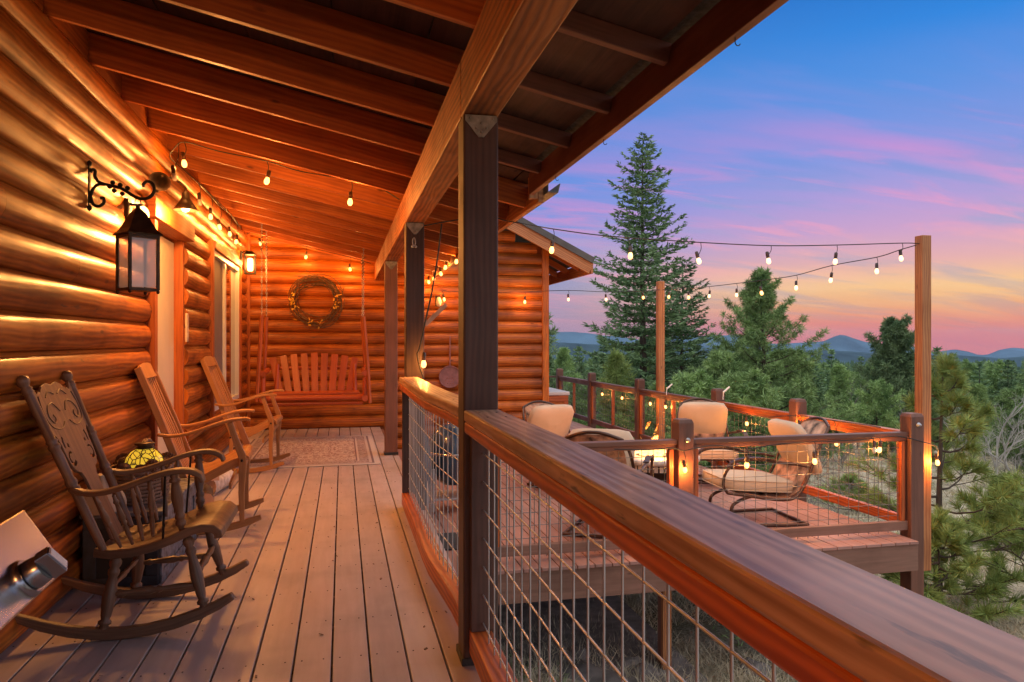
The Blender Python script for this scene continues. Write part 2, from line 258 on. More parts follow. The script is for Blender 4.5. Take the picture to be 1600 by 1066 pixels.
# ------------------------------------------------------------------ mesh builder
KID = [0]
class MB:
    def __init__(s): s.v = []; s.f = []; s.uv = []; s.sm = []
    def _id(s):
        KID[0] += 1; return random.random() * 40, (KID[0] % 997) * 7.0
    def obox(s, c, a, b, cc, taper=None):
        """box from centre and three half-extent vectors"""
        c = Vector(c); ax = [Vector(a), Vector(b), Vector(cc)]; u0, v0 = s._id(); i0 = len(s.v)
        for sx in (-1, 1):
            for sy in (-1, 1):
                for sz in (-1, 1): s.v.append(tuple(c + ax[0] * sx + ax[1] * sy + ax[2] * sz))
        ln = [x.length for x in ax]; lg = ln.index(max(ln))
        o = [k for k in range(3) if k != lg]
        flip = ax[0].cross(ax[1]).dot(ax[2]) < 0
        for fx in ((0, 1, 3, 2), (4, 6, 7, 5), (0, 4, 5, 1), (2, 3, 7, 6), (0, 2, 6, 4), (1, 5, 7, 3)):
            if flip: fx = fx[::-1]
            s.f.append([i0 + k for k in fx]); q = []
            sgn = [[(k >> 2) & 1, (k >> 1) & 1, k & 1] for k in fx]
            const = [k for k in range(3) if len({g[k] for g in sgn}) == 1][0]
            for g in sgn:
                co = [(g[k] * 2 - 1) * ln[k] for k in range(3)]
                if const == lg: q.append((u0 + co[o[0]], v0 + co[o[1]]))
                else:
                    w_ = [k for k in o if k != const][0]
                    q.append((u0 + co[lg], v0 + co[w_] + (.5 if const == o[0] else 0) + (.17 if sgn[0][const] else 0)))
            s.uv.append(q); s.sm.append(False)
        return s
    def box(s, x0, x1, y0, y1, z0, z1):
        return s.obox(((x0 + x1) / 2, (y0 + y1) / 2, (z0 + z1) / 2), ((x1 - x0) / 2, 0, 0), (0, (y1 - y0) / 2, 0), (0, 0, (z1 - z0) / 2))
    def beam(s, p0, p1, w_, h, up=(0, 0, 1)):
        """board from p0 to p1 (centre line), width w_ sideways, height h along up"""
        p0 = Vector(p0); p1 = Vector(p1); d = (p1 - p0); sd = d.cross(Vector(up))
        if sd.length < 1e-6: sd = Vector((1, 0, 0))
        sd.normalize(); u = sd.cross(d).normalized()
        return s.obox((p0 + p1) / 2, d / 2, sd * w_ / 2, u * h / 2)
    def grid(s, rings, closed=True, cap=True, smooth=True):
        """rings: list of lists of points; lofts a surface with UVs"""
        u0, v0 = s._id(); i0 = len(s.v); m = len(rings[0]); U = 0; us = []
        for k, r in enumerate(rings):
            if k: U += (Vector(r[0]) - Vector(rings[k - 1][0])).length
            us.append(U)
            for p in r: s.v.append(tuple(p))
        vs = [0]; r = rings[len(rings) // 2]
        for k in range(m): vs.append(vs[-1] + (Vector(r[(k + 1) % m]) - Vector(r[k])).length)
        for k in range(len(rings) - 1):
            for j in range(m if closed else m - 1):
                j2 = (j + 1) % m; a = i0 + k * m
                s.f.append([a + j, a + j2, a + m + j2, a + m + j])
                s.uv.append([(u0 + us[k], v0 + vs[j]), (u0 + us[k], v0 + vs[j + 1]), (u0 + us[k + 1], v0 + vs[j + 1]), (u0 + us[k + 1], v0 + vs[j])]); s.sm.append(smooth)
        if cap and closed:
            for k, rev in ((0, True), (len(rings) - 1, False)):
                i1 = len(s.v); s.v += [s.v[i0 + k * m + j] for j in range(m)]; idx = [i1 + j for j in range(m)]
                if rev: idx = idx[::-1]
                s.f.append(idx); s.uv.append([(u0 + s.v[i][0], v0 + s.v[i][1] * .3) for i in idx]); s.sm.append(False)
        return s
    def tube(s, pts, rad, n=8, cap=True, flat=1.0, up=None, smooth=True):
        pts = [Vector(p) for p in pts]; m = len(pts)
        if not hasattr(rad, '__len__'): rad = [rad] * m
        rings = []; prev = None
        for i in range(m):
            d = (pts[min(i + 1, m - 1)] - pts[max(i - 1, 0)])
            if d.length < 1e-9: d = Vector((0, 0, 1))
            d.normalize()
            if prev is None:
                a = Vector(up) if up else (Vector((0, 0, 1)) if abs(d.z) < .9 else Vector((1, 0, 0)))
            else: a = prev
            a = (a - d * a.dot(d)).normalized(); prev = a; b_ = d.cross(a)
            rings.append([pts[i] + a * (rad[i] * flat * math.cos(q)) + b_ * (rad[i] * math.sin(q)) for q in (2 * math.pi * j / n for j in range(n))])
        return s.grid(rings, True, cap, smooth)
    def bar(s, pts, w_, h, side=(0, 1, 0), smooth=False):
        """rectangular bar swept along pts; w_ along side, h (number or list) across"""
        pts = [Vector(p) for p in pts]; sd = Vector(side).normalized(); rings = []; m = len(pts)
        for i in range(m):
            d = (pts[min(i + 1, m - 1)] - pts[max(i - 1, 0)]).normalized(); u = d.cross(sd).normalized()
            hh = (h[i] if hasattr(h, '__len__') else h) / 2; ww = (w_[i] if hasattr(w_, '__len__') else w_) / 2
            rings.append([pts[i] - sd * ww - u * hh, pts[i] + sd * ww - u * hh, pts[i] + sd * ww + u * hh, pts[i] - sd * ww + u * hh])
        return s.grid(rings, smooth=smooth)
    def turned(s, p0, p1, prof, n=10):
        """lathe along p0->p1; prof = [(t, r)]"""
        p0 = Vector(p0); p1 = Vector(p1); d = (p1 - p0).normalized(); a = Vector((0, 0, 1)) if abs(d.z) < .9 else Vector((1, 0, 0)); a = (a - d * a.dot(d)).normalized(); b_ = d.cross(a)
        rings = [[p0.lerp(p1, t_) + a * r * math.cos(2 * math.pi * j / n) + b_ * r * math.sin(2 * math.pi * j / n) for j in range(n)] for t_, r in prof]
        return s.grid(rings)
    def lathe(s, c, prof, n=20): # prof [(r,z)]
        c = Vector(c); return s.grid([[c + Vector((max(r, 1e-4) * math.cos(2 * math.pi * j / n), max(r, 1e-4) * math.sin(2 * math.pi * j / n), z)) for j in range(n)] for r, z in prof])
    def prism(s, outline, o, ux, uy, th, holes=()):
        """2D outline (with holes) on frame o,ux,uy extruded by vector th"""
        o = Vector(o); ux = Vector(ux); uy = Vector(uy); th = Vector(th); u0, v0 = s._id()
        loops = [outline] + list(holes); flat = [p for lp in loops for p in lp]
        tris = tessellate_polygon([[Vector((p[0], p[1], 0)) for p in lp] for lp in loops])
        i0 = len(s.v); n_ = len(flat)
        for k in (0, 1):
            for p in flat: s.v.append(tuple(o + ux * p[0] + uy * p[1] + th * k))
        nrm = ux.cross(uy)
        for tr in tris:
            a = [Vector(flat[i]) for i in tr]; ccw = (a[1].x - a[0].x) * (a[2].y - a[0].y) - (a[1].y - a[0].y) * (a[2].x - a[0].x) > 0
            tr = list(tr) if ccw else list(tr)[::-1]
            top = nrm.dot(th) > 0
            for k in (0, 1):
                idx = tr if (k == 1) == top else tr[::-1]
                s.f.append([i0 + k * n_ + i for i in idx]); s.uv.append([(u0 + flat[i][1], v0 + flat[i][0]) for i in idx]); s.sm.append(False)
        b0 = 0
        for lp in loops:
            m = len(lp)
            for j in range(m):
                a_, b_ = i0 + b0 + j, i0 + b0 + (j + 1) % m
                s.f.append([a_, b_, b_ + n_, a_ + n_]); s.uv.append([(u0, v0), (u0 + .05, v0), (u0 + .05, v0 + .02), (u0, v0 + .02)]); s.sm.append(False)
            b0 += m
        return s
    def sphere(s, c, r, n=10, m=6):
        if not hasattr(r, '__len__'): r = (r, r, r)
        c = Vector(c); return s.grid([[c + Vector((r[0] * math.sin(p) * math.cos(q), r[1] * math.sin(p) * math.sin(q), r[2] * math.cos(p))) for q in (2 * math.pi * j / n for j in range(n))] for p in (max(.02, min(math.pi - .02, math.pi * i / m)) for i in range(m, -1, -1))])
    def build(s, name, mat, parent=None, bevel=0, world=False, fixn=True):
        me = bpy.data.meshes.new(name); off = Vector((0, 0, 0))
        if world and parent is not None:
            off = parent.matrix_basis.translation
            if parent.parent: off = off + parent.parent.matrix_basis.translation
        vs = [(x - off.x, y - off.y, z - off.z) for x, y, z in s.v] if off.length > 0 else s.v
        me.from_pydata(vs, [], s.f)
        uvl = me.uv_layers.new(name='UVMap'); uvl.data.foreach_set('uv', [c for q in s.uv for p in q for c in p])
        me.polygons.foreach_set('use_smooth', s.sm)
        me.materials.append(MT[mat]); me.update()
        if fixn:
            bm = bmesh.new(); bm.from_mesh(me)
            if bevel: bmesh.ops.remove_doubles(bm, verts=bm.verts, dist=1e-5)
            bmesh.ops.recalc_face_normals(bm, faces=bm.faces); bm.to_mesh(me); bm.free()
        o = bpy.data.objects.new(name, me); COL.objects.link(o)
        if parent is not None: o.parent = parent
        if bevel:
            bv = o.modifiers.new('bevel', 'BEVEL'); bv.width = bevel; bv.segments = 2; bv.limit_method = 'ANGLE'; bv.angle_limit = R(40)
        return o
def tag(o, label=None, cat=None, group=None, kind=None):
    if label: o['label'] = label
    if cat: o['category'] = cat
    if group: o['group'] = group
    if kind: o['kind'] = kind
    return o
def thing(name, loc, label, cat, group=None, rz=0):
    o = bpy.data.objects.new(name, None); COL.objects.link(o); o.location = loc; o.rotation_euler = (0, 0, rz); o.empty_display_size = .1
    return tag(o, label, cat, group)
def copy_tree(o, loc, rz=0, label=None, scale=None):
    def rec(x, p):
        c = x.copy(); COL.objects.link(c)
        if p is not None: c.parent = p
        for ch in [k for k in bpy.data.objects if k.parent == x and k != c]: rec(ch, c)
        return c
    r = rec(o, None); r.location = loc; r.rotation_euler = (0, 0, rz)
    if scale: r.scale = scale
    if label: r['label'] = label
    return r
WARM = 3.5
def plight(name, loc, watts, col=(1, .37, .07), rad=.03, parent=None):
    watts *= WARM; col = (1, col[1] * .74, col[2] * .5) if col[1] > .4 else col
    d = bpy.data.lights.new(name, 'POINT'); d.energy = watts; d.color = col; d.shadow_soft_size = rad
    o = bpy.data.objects.new(name, d); COL.objects.link(o); loc = Vector(loc)
    if parent is not None: o.parent = parent; loc = loc - parent.matrix_basis.translation
    o.location = loc; return o
def fastmesh(name, verts, faces_n, k, mat, parent=None, kind=None):
    """verts (n*k,3) array, each k consecutive verts one face"""
    me = bpy.data.meshes.new(name); nv = len(verts)
    me.vertices.add(nv); me.vertices.foreach_set('co', verts.astype(np.float32).ravel())
    me.loops.add(nv); me.loops.foreach_set('vertex_index', np.arange(nv, dtype=np.int32))
    me.polygons.add(nv // k); me.polygons.foreach_set('loop_start', np.arange(0, nv, k, dtype=np.int32)); me.polygons.foreach_set('loop_total', np.full(nv // k, k, dtype=np.int32))
    me.materials.append(MT[mat]); me.update(calc_edges=True); me.validate()
    o = bpy.data.objects.new(name, me); COL.objects.link(o)
    if parent is not None: o.parent = parent
    return o

# ------------------------------------------------------------------ log siding
PITCH = .172
PROF = [(.0, .0), (.014, .006), (.034, .022), (.048, .05), (.053, .08), (.051, .108), (.042, .134), (.026, .152), (.014, .158), (.012, .168), (.0, .172)]
def logs(mb, fixed, axis, sgn, segs_fn, z0, z1):
    """courses of half logs. axis 'y': wall plane x=fixed facing sgn x ; axis 'x': wall plane y=fixed facing sgn y"""
    k = 0; z = z0
    while z < z1:
        for a, b_ in segs_fn(z, z + PITCH):
            cuts = [a]; q = a + random.uniform(1.5, 4.8)
            while q < b_ - 1: cuts.append(q); q += random.uniform(3.6, 4.9)
            cuts.append(b_)
            for c0, c1 in zip(cuts[:-1], cuts[1:]):
                g = .0008; nn = max(2, int((c1 - c0) / .5)); rings = []
                ph = z
                for i in range(nn + 1):
                    t_ = c0 + g + (c1 - c0 - 2 * g) * i / nn; wob = 1 + .05 * noise.noise(Vector((t_ * .8, z * 3, ph)))
                    ring = []
                    for d, zz in PROF:
                        d2 = d * wob; hz = z + zz
                        ring.append((fixed + sgn * d2, t_, hz) if axis == 'y' else (t_, fixed + sgn * d2, hz))
                    bk = -.02 * sgn
                    ring.append((fixed + bk, t_, z + .172) if axis == 'y' else (t_, fixed + bk, z + .172))
                    ring.append((fixed + bk, t_, z) if axis == 'y' else (t_, fixed + bk, z))
                    rings.append(ring)
                mb.grid(rings)
        z += PITCH; k += 1
def seg_cut(a, b_, holes):
    def fn(z, z2):
        s_ = [(a, b_)]
        for (h0, h1, g0, g1) in holes:
            if z2 > g0 + .03 and z < g1 - .03:
                n_ = []
                for p, q in s_:
                    if h1 <= p or h0 >= q: n_.append((p, q)); continue
                    if h0 > p: n_.append((p, h0))
                    if h1 < q: n_.append((h1, q))
                s_ = n_
        return s_
    return fn
# ------------------------------------------------------------------ terrain
def gz(x, y):
    s = max(0.0, .6 * x + .8 * y - 4) if (x > -30) else max(0.0, .6 * x + .8 * y - 4)
    if s < 110: z = -1.45 - .08 * s
    elif s < 6900: z = -10.25 - .038 * (s - 110)
    else: z = -268.3
    if s == 0: z = -1.45 - .02 * (.6 * x + .8 * y - 4) * (1 if y < 0 else .3)
    r = math.hypot(x, y)
    if r > 7: z += min(1, (r - 7) / 15) * (.5 * noise.noise(Vector((x * .09, y * .09, 0))) + .16 * noise.noise(Vector((x * .4, y * .4, 3))))
    if r > 150: z += min(4, r * .012) * noise.noise(Vector((x * .004, y * .004, 7)))
    return z
def build_ground():
    rs = [0.01]; q = 1.5
    while q < 15000: rs.append(q); q *= 1.055
    na = 300; vs = []; fs = []
    for r in rs:
        for a in range(na):
            th = 2 * math.pi * a / na; x = r * math.sin(th); y = r * math.cos(th); vs.append((x, y, gz(x, y)))
    for i in range(len(rs) - 1):
        for a in range(na):
            a2 = (a + 1) % na; fs.append((i * na + a, i * na + a2, (i + 1) * na + a2, (i + 1) * na + a))
    me = bpy.data.meshes.new('ground'); me.from_pydata(vs, [], fs); me.update(); me.polygons.foreach_set('use_smooth', [True] * len(fs))
    bm = bmesh.new(); bm.from_mesh(me); bmesh.ops.recalc_face_normals(bm, faces=bm.faces); bm.to_mesh(me); bm.free()
    m, t, b = newmat('groundmat'); n = t.nodes; l = t.links; geo = n.new('ShaderNodeNewGeometry')
    def nz(s, d=6):
        k = n.new('ShaderNodeTexNoise'); k.inputs['Scale'].default_value = s; k.inputs['Detail'].default_value = d; l.new(geo.outputs['Position'], k.inputs['Vector']); return k.outputs[0]
    c = ramp([(.3, lin(.11, .078, .052)), (.45, lin(.38, .31, .21)), (.6, lin(.60, .51, .38)), (.75, lin(.70, .62, .48))], nz(1.6, 8), t)
    c = wmix(c, lin(.10, .12, .05), ramp([(.5, (0, 0, 0, 1)), (.62, (.75, .75, .75, 1))], nz(.35, 4), t), t)
    c = wmix(c, ramp([(.35, lin(.02, .014, .01)), (.6, lin(.5, .43, .32))], nz(38, 3), t), .35, t)
    # plain far below: tan meadows and dark woods
    ln = n.new('ShaderNodeVectorMath'); ln.operation = 'LENGTH'; l.new(geo.outputs['Position'], ln.inputs[0])
    far = n.new('ShaderNodeMapRange'); far.inputs[1].default_value = 150; far.inputs[2].default_value = 400; l.new(ln.outputs['Value'], far.inputs[0])
    fc = ramp([(.42, lin(.05, .085, .05)), (.52, lin(.05, .085, .05)), (.56, lin(.26, .22, .16)), (.7, lin(.32, .27, .19))], nz(.0016, 4), t)
    c = wmix(c, fc, far.outputs[0], t)
    l.new(c, b.inputs['Base Color']); b.inputs['Roughness'].default_value = 1; b.inputs['Specular IOR Level'].default_value = .1
    bp = n.new('ShaderNodeBump'); bp.inputs['Strength'].default_value = .8; bp.inputs['Distance'].default_value = .05; l.new(nz(9, 6), bp.inputs['Height']); l.new(bp.outputs[0], b.inputs['Normal'])
    me.materials.append(m); o = bpy.data.objects.new('ground', me); COL.objects.link(o); tag(o, 'dry grassy hillside falling away below the decks', 'ground', kind='structure')
build_ground()
# ------------------------------------------------------------------ mountains: ridges with their own distance and depth
def mountain(name, prof, D, depth, base, mat, label, seed):
    """prof: [(px, crest y)] in photo columns; crest stands at distance D"""
    xs = [p[0] for p in prof]; ys = [p[1] for p in prof]; vs = []; fs = []; cols = 150; rows = 14
    for i in range(cols + 1):
        px = xs[0] + (xs[-1] - xs[0]) * i / cols; cyy = np.interp(px, xs, ys); t_ = (px - 800) / FPX
        crest = EYE + (533 - cyy) / FPX * D
        for j in range(rows + 1):
            f = j / rows                                        # 0 front foot .. .7 crest .. 1 back
            dist = D + (f - .7) * depth; x = dist * (SY + t_ * CY); y = dist * (CY - t_ * SY)
            k = math.sin(min(1, f / .7) * math.pi / 2) ** 1.3 if f <= .7 else 1 - ((f - .7) / .3) ** 1.4
            nzv = noise.fractal(Vector((x * .0011 + seed, y * .0011, seed)), 1.0, 2.0, 5)
            amp = (crest - base) * .28 * math.sin(math.pi * min(1, f / .7)) if f <= .7 else 0
            vs.append((x, y, base + (crest - base) * k + amp * nzv + (crest - base) * .035 * noise.noise(Vector((x * .006, y * .006, seed))) * (f > .4)))
    for i in range(cols):
        for j in range(rows):
            a = i * (rows + 1) + j; fs.append((a, a + 1, a + rows + 2, a + rows + 1))
    me = bpy.data.meshes.new(name); me.from_pydata(vs, [], fs); me.polygons.foreach_set('use_smooth', [True] * len(fs)); me.materials.append(MT[mat]); me.update()
    o = bpy.data.objects.new(name, me); COL.objects.link(o); tag(o, label, 'mountains', kind='structure')
plain('mtn_far', (.085, .15, .22), 1, var=.4, scale=.0015, bump=0, spec=.0)  # blue of distance haze is partly put into this base colour
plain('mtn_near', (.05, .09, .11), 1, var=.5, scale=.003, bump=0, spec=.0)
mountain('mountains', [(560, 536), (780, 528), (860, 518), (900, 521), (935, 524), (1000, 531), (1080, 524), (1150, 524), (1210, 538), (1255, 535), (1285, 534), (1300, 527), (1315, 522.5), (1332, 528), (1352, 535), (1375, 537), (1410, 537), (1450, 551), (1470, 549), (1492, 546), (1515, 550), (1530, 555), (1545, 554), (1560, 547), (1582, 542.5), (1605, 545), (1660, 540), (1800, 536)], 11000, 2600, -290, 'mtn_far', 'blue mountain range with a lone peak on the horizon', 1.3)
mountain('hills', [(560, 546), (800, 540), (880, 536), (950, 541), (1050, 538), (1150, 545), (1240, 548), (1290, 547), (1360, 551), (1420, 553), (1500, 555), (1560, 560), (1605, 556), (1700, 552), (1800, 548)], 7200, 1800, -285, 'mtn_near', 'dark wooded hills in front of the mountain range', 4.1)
m, t, b = newmat('lakewater'); b.inputs['Base Color'].default_value = lin(.08, .14, .2); b.inputs['Roughness'].default_value = .12; b.inputs['Specular IOR Level'].default_value = 1
lk = MB(); c0 = at(1512, 573, D=2300); lk.prism([(math.cos(q) * 52 * (1 + .2 * math.sin(3 * q)), math.sin(q) * 120 * (1 + .15 * math.cos(2 * q))) for q in (i * math.pi / 12 for i in range(24))], (c0.x, c0.y, gz(c0.x, c0.y) + 4.5), (1, 0, 0), (0, 1, 0), (0, 0, .3))
tag(lk.build('lake', 'lakewater'), 'small pale blue lake in the far valley', 'lake', kind='structure')

# ------------------------------------------------------------------ porch floor
WX = -1.34; YE = 10.9; YB = -4.0
pf = MB()
for k in range(-9, 4):
    x0 = -.04 + .1445 * k; y = YB + random.uniform(0, 2)
    ys = [YB]
    ys.append(YE)
    for a, b_ in zip(ys[:-1], ys[1:]): pf.box(x0 + .004, x0 + .1405, a + .0015, b_ - .0015, -.03, random.uniform(-.0015, .0008))
pf.box(.5415, .60, YB, 3.4, -.03, 0); pf.box(.5415, .60, 3.403, 8.1, -.03, 0)
pfo = tag(pf.build('porch_floor', 'porchboard', bevel=.003), 'porch floor of taupe painted boards', 'floor', kind='structure')
# nail heads and frame below
pj = MB(); pj.box(.545, .583, YB, YE - .01, -.27, -.032); pj.box(WX, -1.30, YB, YE, -.27, -.035)
for y in np.arange(YB + .1, YE, .405): pj.box(-1.3, .545, y - .019, y + .019, -.22, -.033)
tag(pj.build('floor_joists', 'rimboard', bevel=.002), 'stained joists carrying the porch floor', 'joists', kind='structure')

# ------------------------------------------------------------------ cabin
cabin = thing('log_cabin', (-1.34, 5, 0), 'log cabin with glossy half-log siding, covered porch roof and a gabled wing', 'cabin')
DO = (5.60, 6.78, 0, 2.10); WO = (7.97, 9.98, .52, 2.19)
lw = MB(); logs(lw, WX, 'y', 1, seg_cut(YB, YE - .05, [DO, WO]), 0.0, 2.70); lw.build('log_wall', 'log', cabin, world=True)
def zr(x): return 2.52 - .22 * (x - .454)
def rake_x(z): return 2.6 + (2.90 - z) / .503
ew = MB(); logs(ew, YE, 'x', -1, lambda z, z2: [(WX + .07, min(2.975, rake_x(z2)))] if z > -.05 else [(.62, 2.975)], -.688, 3.8); ew.build('gable_log_wall', 'log', cabin, world=True)
bk = MB(); bk.box(WX - .14, WX - .021, YB, DO[0], -.3, 3.0); bk.box(WX - .14, WX - .021, DO[1], WO[0], -.3, 3.0); bk.box(WX - .14, WX - .021, WO[1], YE, -.3, 3.0)
bk.box(WX - .14, WX - .021, DO[0], DO[1], DO[3], 3.0); bk.box(WX - .14, WX - .021, WO[0], WO[1], WO[3], 3.0); bk.box(WX - .14, WX - .021, WO[0], WO[1], -.3, WO[2])
bk.box(WX - .14, 3.0, YE + .021, YE + .14, -1.6, 2.7); bk.box(2.86, 3.0, YE + .14, 17, -1.6, 2.65)
bk.build('wall_frame', 'rafter', cabin, world=True)
fd = MB(); fd.box(WX - .14, 3.0, YB, YE - .0, -1.7, -1.6); fd.build('footing', 'rock', cabin, world=True)
# room behind window and door so the openings are not voids
rm = MB(); rm.box(-4.5, WX - .15, 5, 5.1, -.1, 2.7); rm.box(-4.5, WX - .15, 10.8, 10.9, -.1, 2.7); rm.box(-4.6, -4.5, 5, 10.9, -.1, 2.7); rm.box(-4.5, WX - .15, 5.1, 10.8, -.2, -.1); rm.box(-4.5, WX - .15, 5.1, 10.8, 2.6, 2.7)
rm.build('inner_room', 'greywood', cabin, world=True)
cb = MB(); cb.box(WX + .005, WX + .085, YE - .09, YE - .015, 0, 2.88); cb.build('corner_board', 'rafter', cabin, world=True, bevel=.004)
cb = MB(); cb.box(2.975, 3.075, YE - .075, YE + .03, -1.4, 2.66); cb.box(3.01, 3.075, YE + .03, YE + .12, -1.4, 2.64); cb.build('corner_board', 'log', cabin, world=True, bevel=.004)
# door with trim
dr = MB(); dr.box(WX - .10, WX - .055, DO[0] + .02, DO[1] - .02, .02, DO[3] - .02); door = dr.build('door', 'doorcream', cabin, world=True, bevel=.003)
dk = MB(); dk.lathe((0, 0, 0), [(.0, .0), (.03, .001), (.03, .008), (.012, .012), (.012, .03), (.028, .045), (.028, .06), (.0, .07)], 14)
kn = dk.build('door_handle', 'bronze', door); kn.location = (WX - .055 + 1.34, DO[0] + .1 - 5, 1.0); kn.rotation_euler = (0, R(90), 0)
tr = MB(); tr.box(WX - .11, WX + .072, DO[0] - .02, DO[0] + .02, 0, DO[3]); tr.box(WX - .11, WX + .02, DO[1] - .045, DO[1] - .002, 0, DO[3]); tr.box(WX + .01, WX + .076, DO[0] - .075, DO[0] - .022, 0, DO[3] - .002)
tr.box(WX - .11, WX + .10, DO[0] - .16, DO[1] + .02, DO[3] + .001, DO[3] + .14); tr.build('door_trim', 'rafter', cabin, world=True, bevel=.004)
# window: blind half, white mullion, dark glass half
wf = MB(); y0, y1, z0, z1 = WO
wf.box(WX - .04, WX + .05, y0, y0 + .05, z0, z1); wf.box(WX - .04, WX + .05, y1 - .05, y1, z0, z1); wf.box(WX - .04, WX + .05, y0 + .05, y1 - .05, z0, z0 + .05); wf.box(WX - .04, WX + .05, y0 + .05, y1 - .05, z1 - .05, z1); wf.box(WX - .04, WX + .035, (y0 + y1) / 2 - .035, (y0 + y1) / 2 + .035, z0 + .05, z1 - .05)
win = wf.build('window', 'whitevinyl', cabin, world=True, bevel=.004)
g = MB(); g.box(WX - .004, WX + .004, (y0 + y1) / 2 + .035, y1 - .05, z0 + .05, z1 - .05); g.build('pane', 'windowglass', win, world=True)
g = MB(); g.box(WX - .004, WX + .004, y0 + .05, (y0 + y1) / 2 - .035, z0 + .05, z1 - .05); g.build('insect_screen', 'blind', win, world=True)
wt = MB(); wt.box(WX + .01, WX + .075, y0 - .075, y0 - .003, z0 - .06, z1 + .08); wt.box(WX + .01, WX + .075, y1 + .003, y1 + .075, z0 - .06, z1 + .08); wt.box(WX + .01, WX + .08, y0 - .002, y1 + .002, z1 + .003, z1 + .085); wt.build('window_trim', 'rafter', cabin, world=True, bevel=.004)
# beam on posts
YP = [2.80, 5.45, 8.16]
bm_ = MB(); ys = [YB] + [y + .07 for y in YP] + [YE - .06]
for a, b_ in zip(ys[:-1], ys[1:]): bm_.box(.454, .594, a + .002, b_ - .002, 2.13 + random.uniform(-.004, .004), 2.36)
bm_.build('beam', 'beam', cabin, world=True, bevel=.006)
for y in [0.1] + YP:
    p = MB(); p.box(.454, .591, y, y + .137, .012, 2.126); p.build('post', 'post' if y < 8 else 'deckpost', cabin, world=True, bevel=.008)
    p = MB(); p.box(.447, .598, y - .007, y + .144, .001, .03); p.build('post_base', 'blackpaint', cabin, world=True, bevel=.002)
    p = MB(); p.prism([(-.062, 0), (.062, 0), (.062, -.022), (.01, -.085), (-.01, -.085), (-.062, -.022)], (.5225, y - .0005, 2.122), (1, 0, 0), (0, 0, 1), (0, -.004, 0))
    for q in ((-.045, -.012), (.045, -.012), (0, -.03), (0, -.065), (-.02, -.05), (.02, -.05)): p.sphere((.5225 + q[0], y - .005, 2.122 + q[1]), (.005, .004, .005), 8, 4)
    p.build('bracket_plate', 'steelplate', cabin, world=True)
# rafters
slope = Vector((1, 0, -.22)).normalized()
for k in range(-13, 11):
    y = 4.38 + .61 * k
    if y > YE - .15: continue
    r = MB()
    def raf(xa, xb, d):
        cz = lambda x: zr(x) - d / 2 / math.cos(math.atan(.22))
        r.beam((xa, y, cz(xa)), (xb, y, cz(xb)), .038, d - .002)
    raf(WX - .05, .60 if y < 4.6 else 1.255, .164)
    r.build('rafter', 'rafter', cabin, world=True, bevel=.003)
    if y < 4.6: r = MB(); raf(.602, 1.185, .078); r.build('rafter_tail', 'fascia', cabin, world=True, bevel=.003)  # same wood as the rafters; the eave's shade is put into the darker colour
y = YE - .085; r = MB(); r.beam((WX + .08, y, zr(WX + .08) - .084), (1.255, y, zr(1.255) - .084), .038, .164); r.build('rafter', 'rafter', cabin, world=True, bevel=.003)
fz = MB()
for k in range(-13, 11):
    y0_ = 4.38 + .61 * k + .0205; y1_ = min(y0_ + .569, YE - .11)
    if y1_ - y0_ > .1: fz.box(WX - .018, WX + .012, y0_, y1_, 2.753, zr(WX) - .008)
fz.build('frieze_board', 'rafter', cabin, world=True)
sh = MB(); x = WX - .3
while x < 1.2:
    for (a, b_, lim) in ((YB, 4.68, 1.185), (4.69, YE - .02, 1.26)):
        xe = min(x + .395, lim); yy = a + .0
        while yy < b_ - .05:
            y2 = min(b_, yy + 2.44)
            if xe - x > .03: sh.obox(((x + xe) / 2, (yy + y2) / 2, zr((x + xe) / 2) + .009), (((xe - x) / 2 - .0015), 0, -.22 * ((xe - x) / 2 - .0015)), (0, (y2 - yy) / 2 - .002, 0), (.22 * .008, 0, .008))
            yy = y2
    x += .40
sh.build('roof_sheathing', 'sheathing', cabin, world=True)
rf = MB()
for (a, b_, lim) in ((YB, 4.7, 1.235), (4.7, YE - .02, 1.31)): rf.obox(((WX - .3 + lim) / 2, (a + b_) / 2, zr((WX - .3 + lim) / 2) + .032), ((lim - WX + .3) / 2, 0, -.22 * (lim - WX + .3) / 2), (0, (b_ - a) / 2 - .001, 0), (.22 * .012, 0, .012))
rf.build('roof_covering', 'roofing', cabin, world=True)
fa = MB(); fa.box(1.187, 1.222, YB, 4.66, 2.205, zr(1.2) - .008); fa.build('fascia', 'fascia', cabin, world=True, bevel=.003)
fa = MB(); fa.box(1.262, 1.297, 4.70, YE - .03, 2.168, zr(1.28) - .012); fa.box(1.2, 1.26, 4.70, 4.735, 2.19, zr(1.25) - .012); fa.build('fascia', 'polewood', cabin, world=True, bevel=.003)
gt = MB(); gt.prism([(0, 0), (.07, 0), (.085, .06), (.078, .06), (.064, .007), (.004, .007), (.004, .075), (0, .075)], (1.299, 4.60, 2.215), (1, 0, 0), (0, 0, 1), (0, 6.2, 0)); gt.build('gutter', 'rakemetal', cabin, world=True)
for yy in (2.1, 3.3, 4.1):
    h = MB(); h.tube([(1.205, yy, 2.207), (1.205, yy, 2.19)] + [(1.205 + .009 - .009 * math.cos(q), yy, 2.19 - .01 * math.sin(q)) for q in (.4, 1.2, 2, 2.8)], .0018, 5); h.build('hook', 'iron', cabin, world=True)
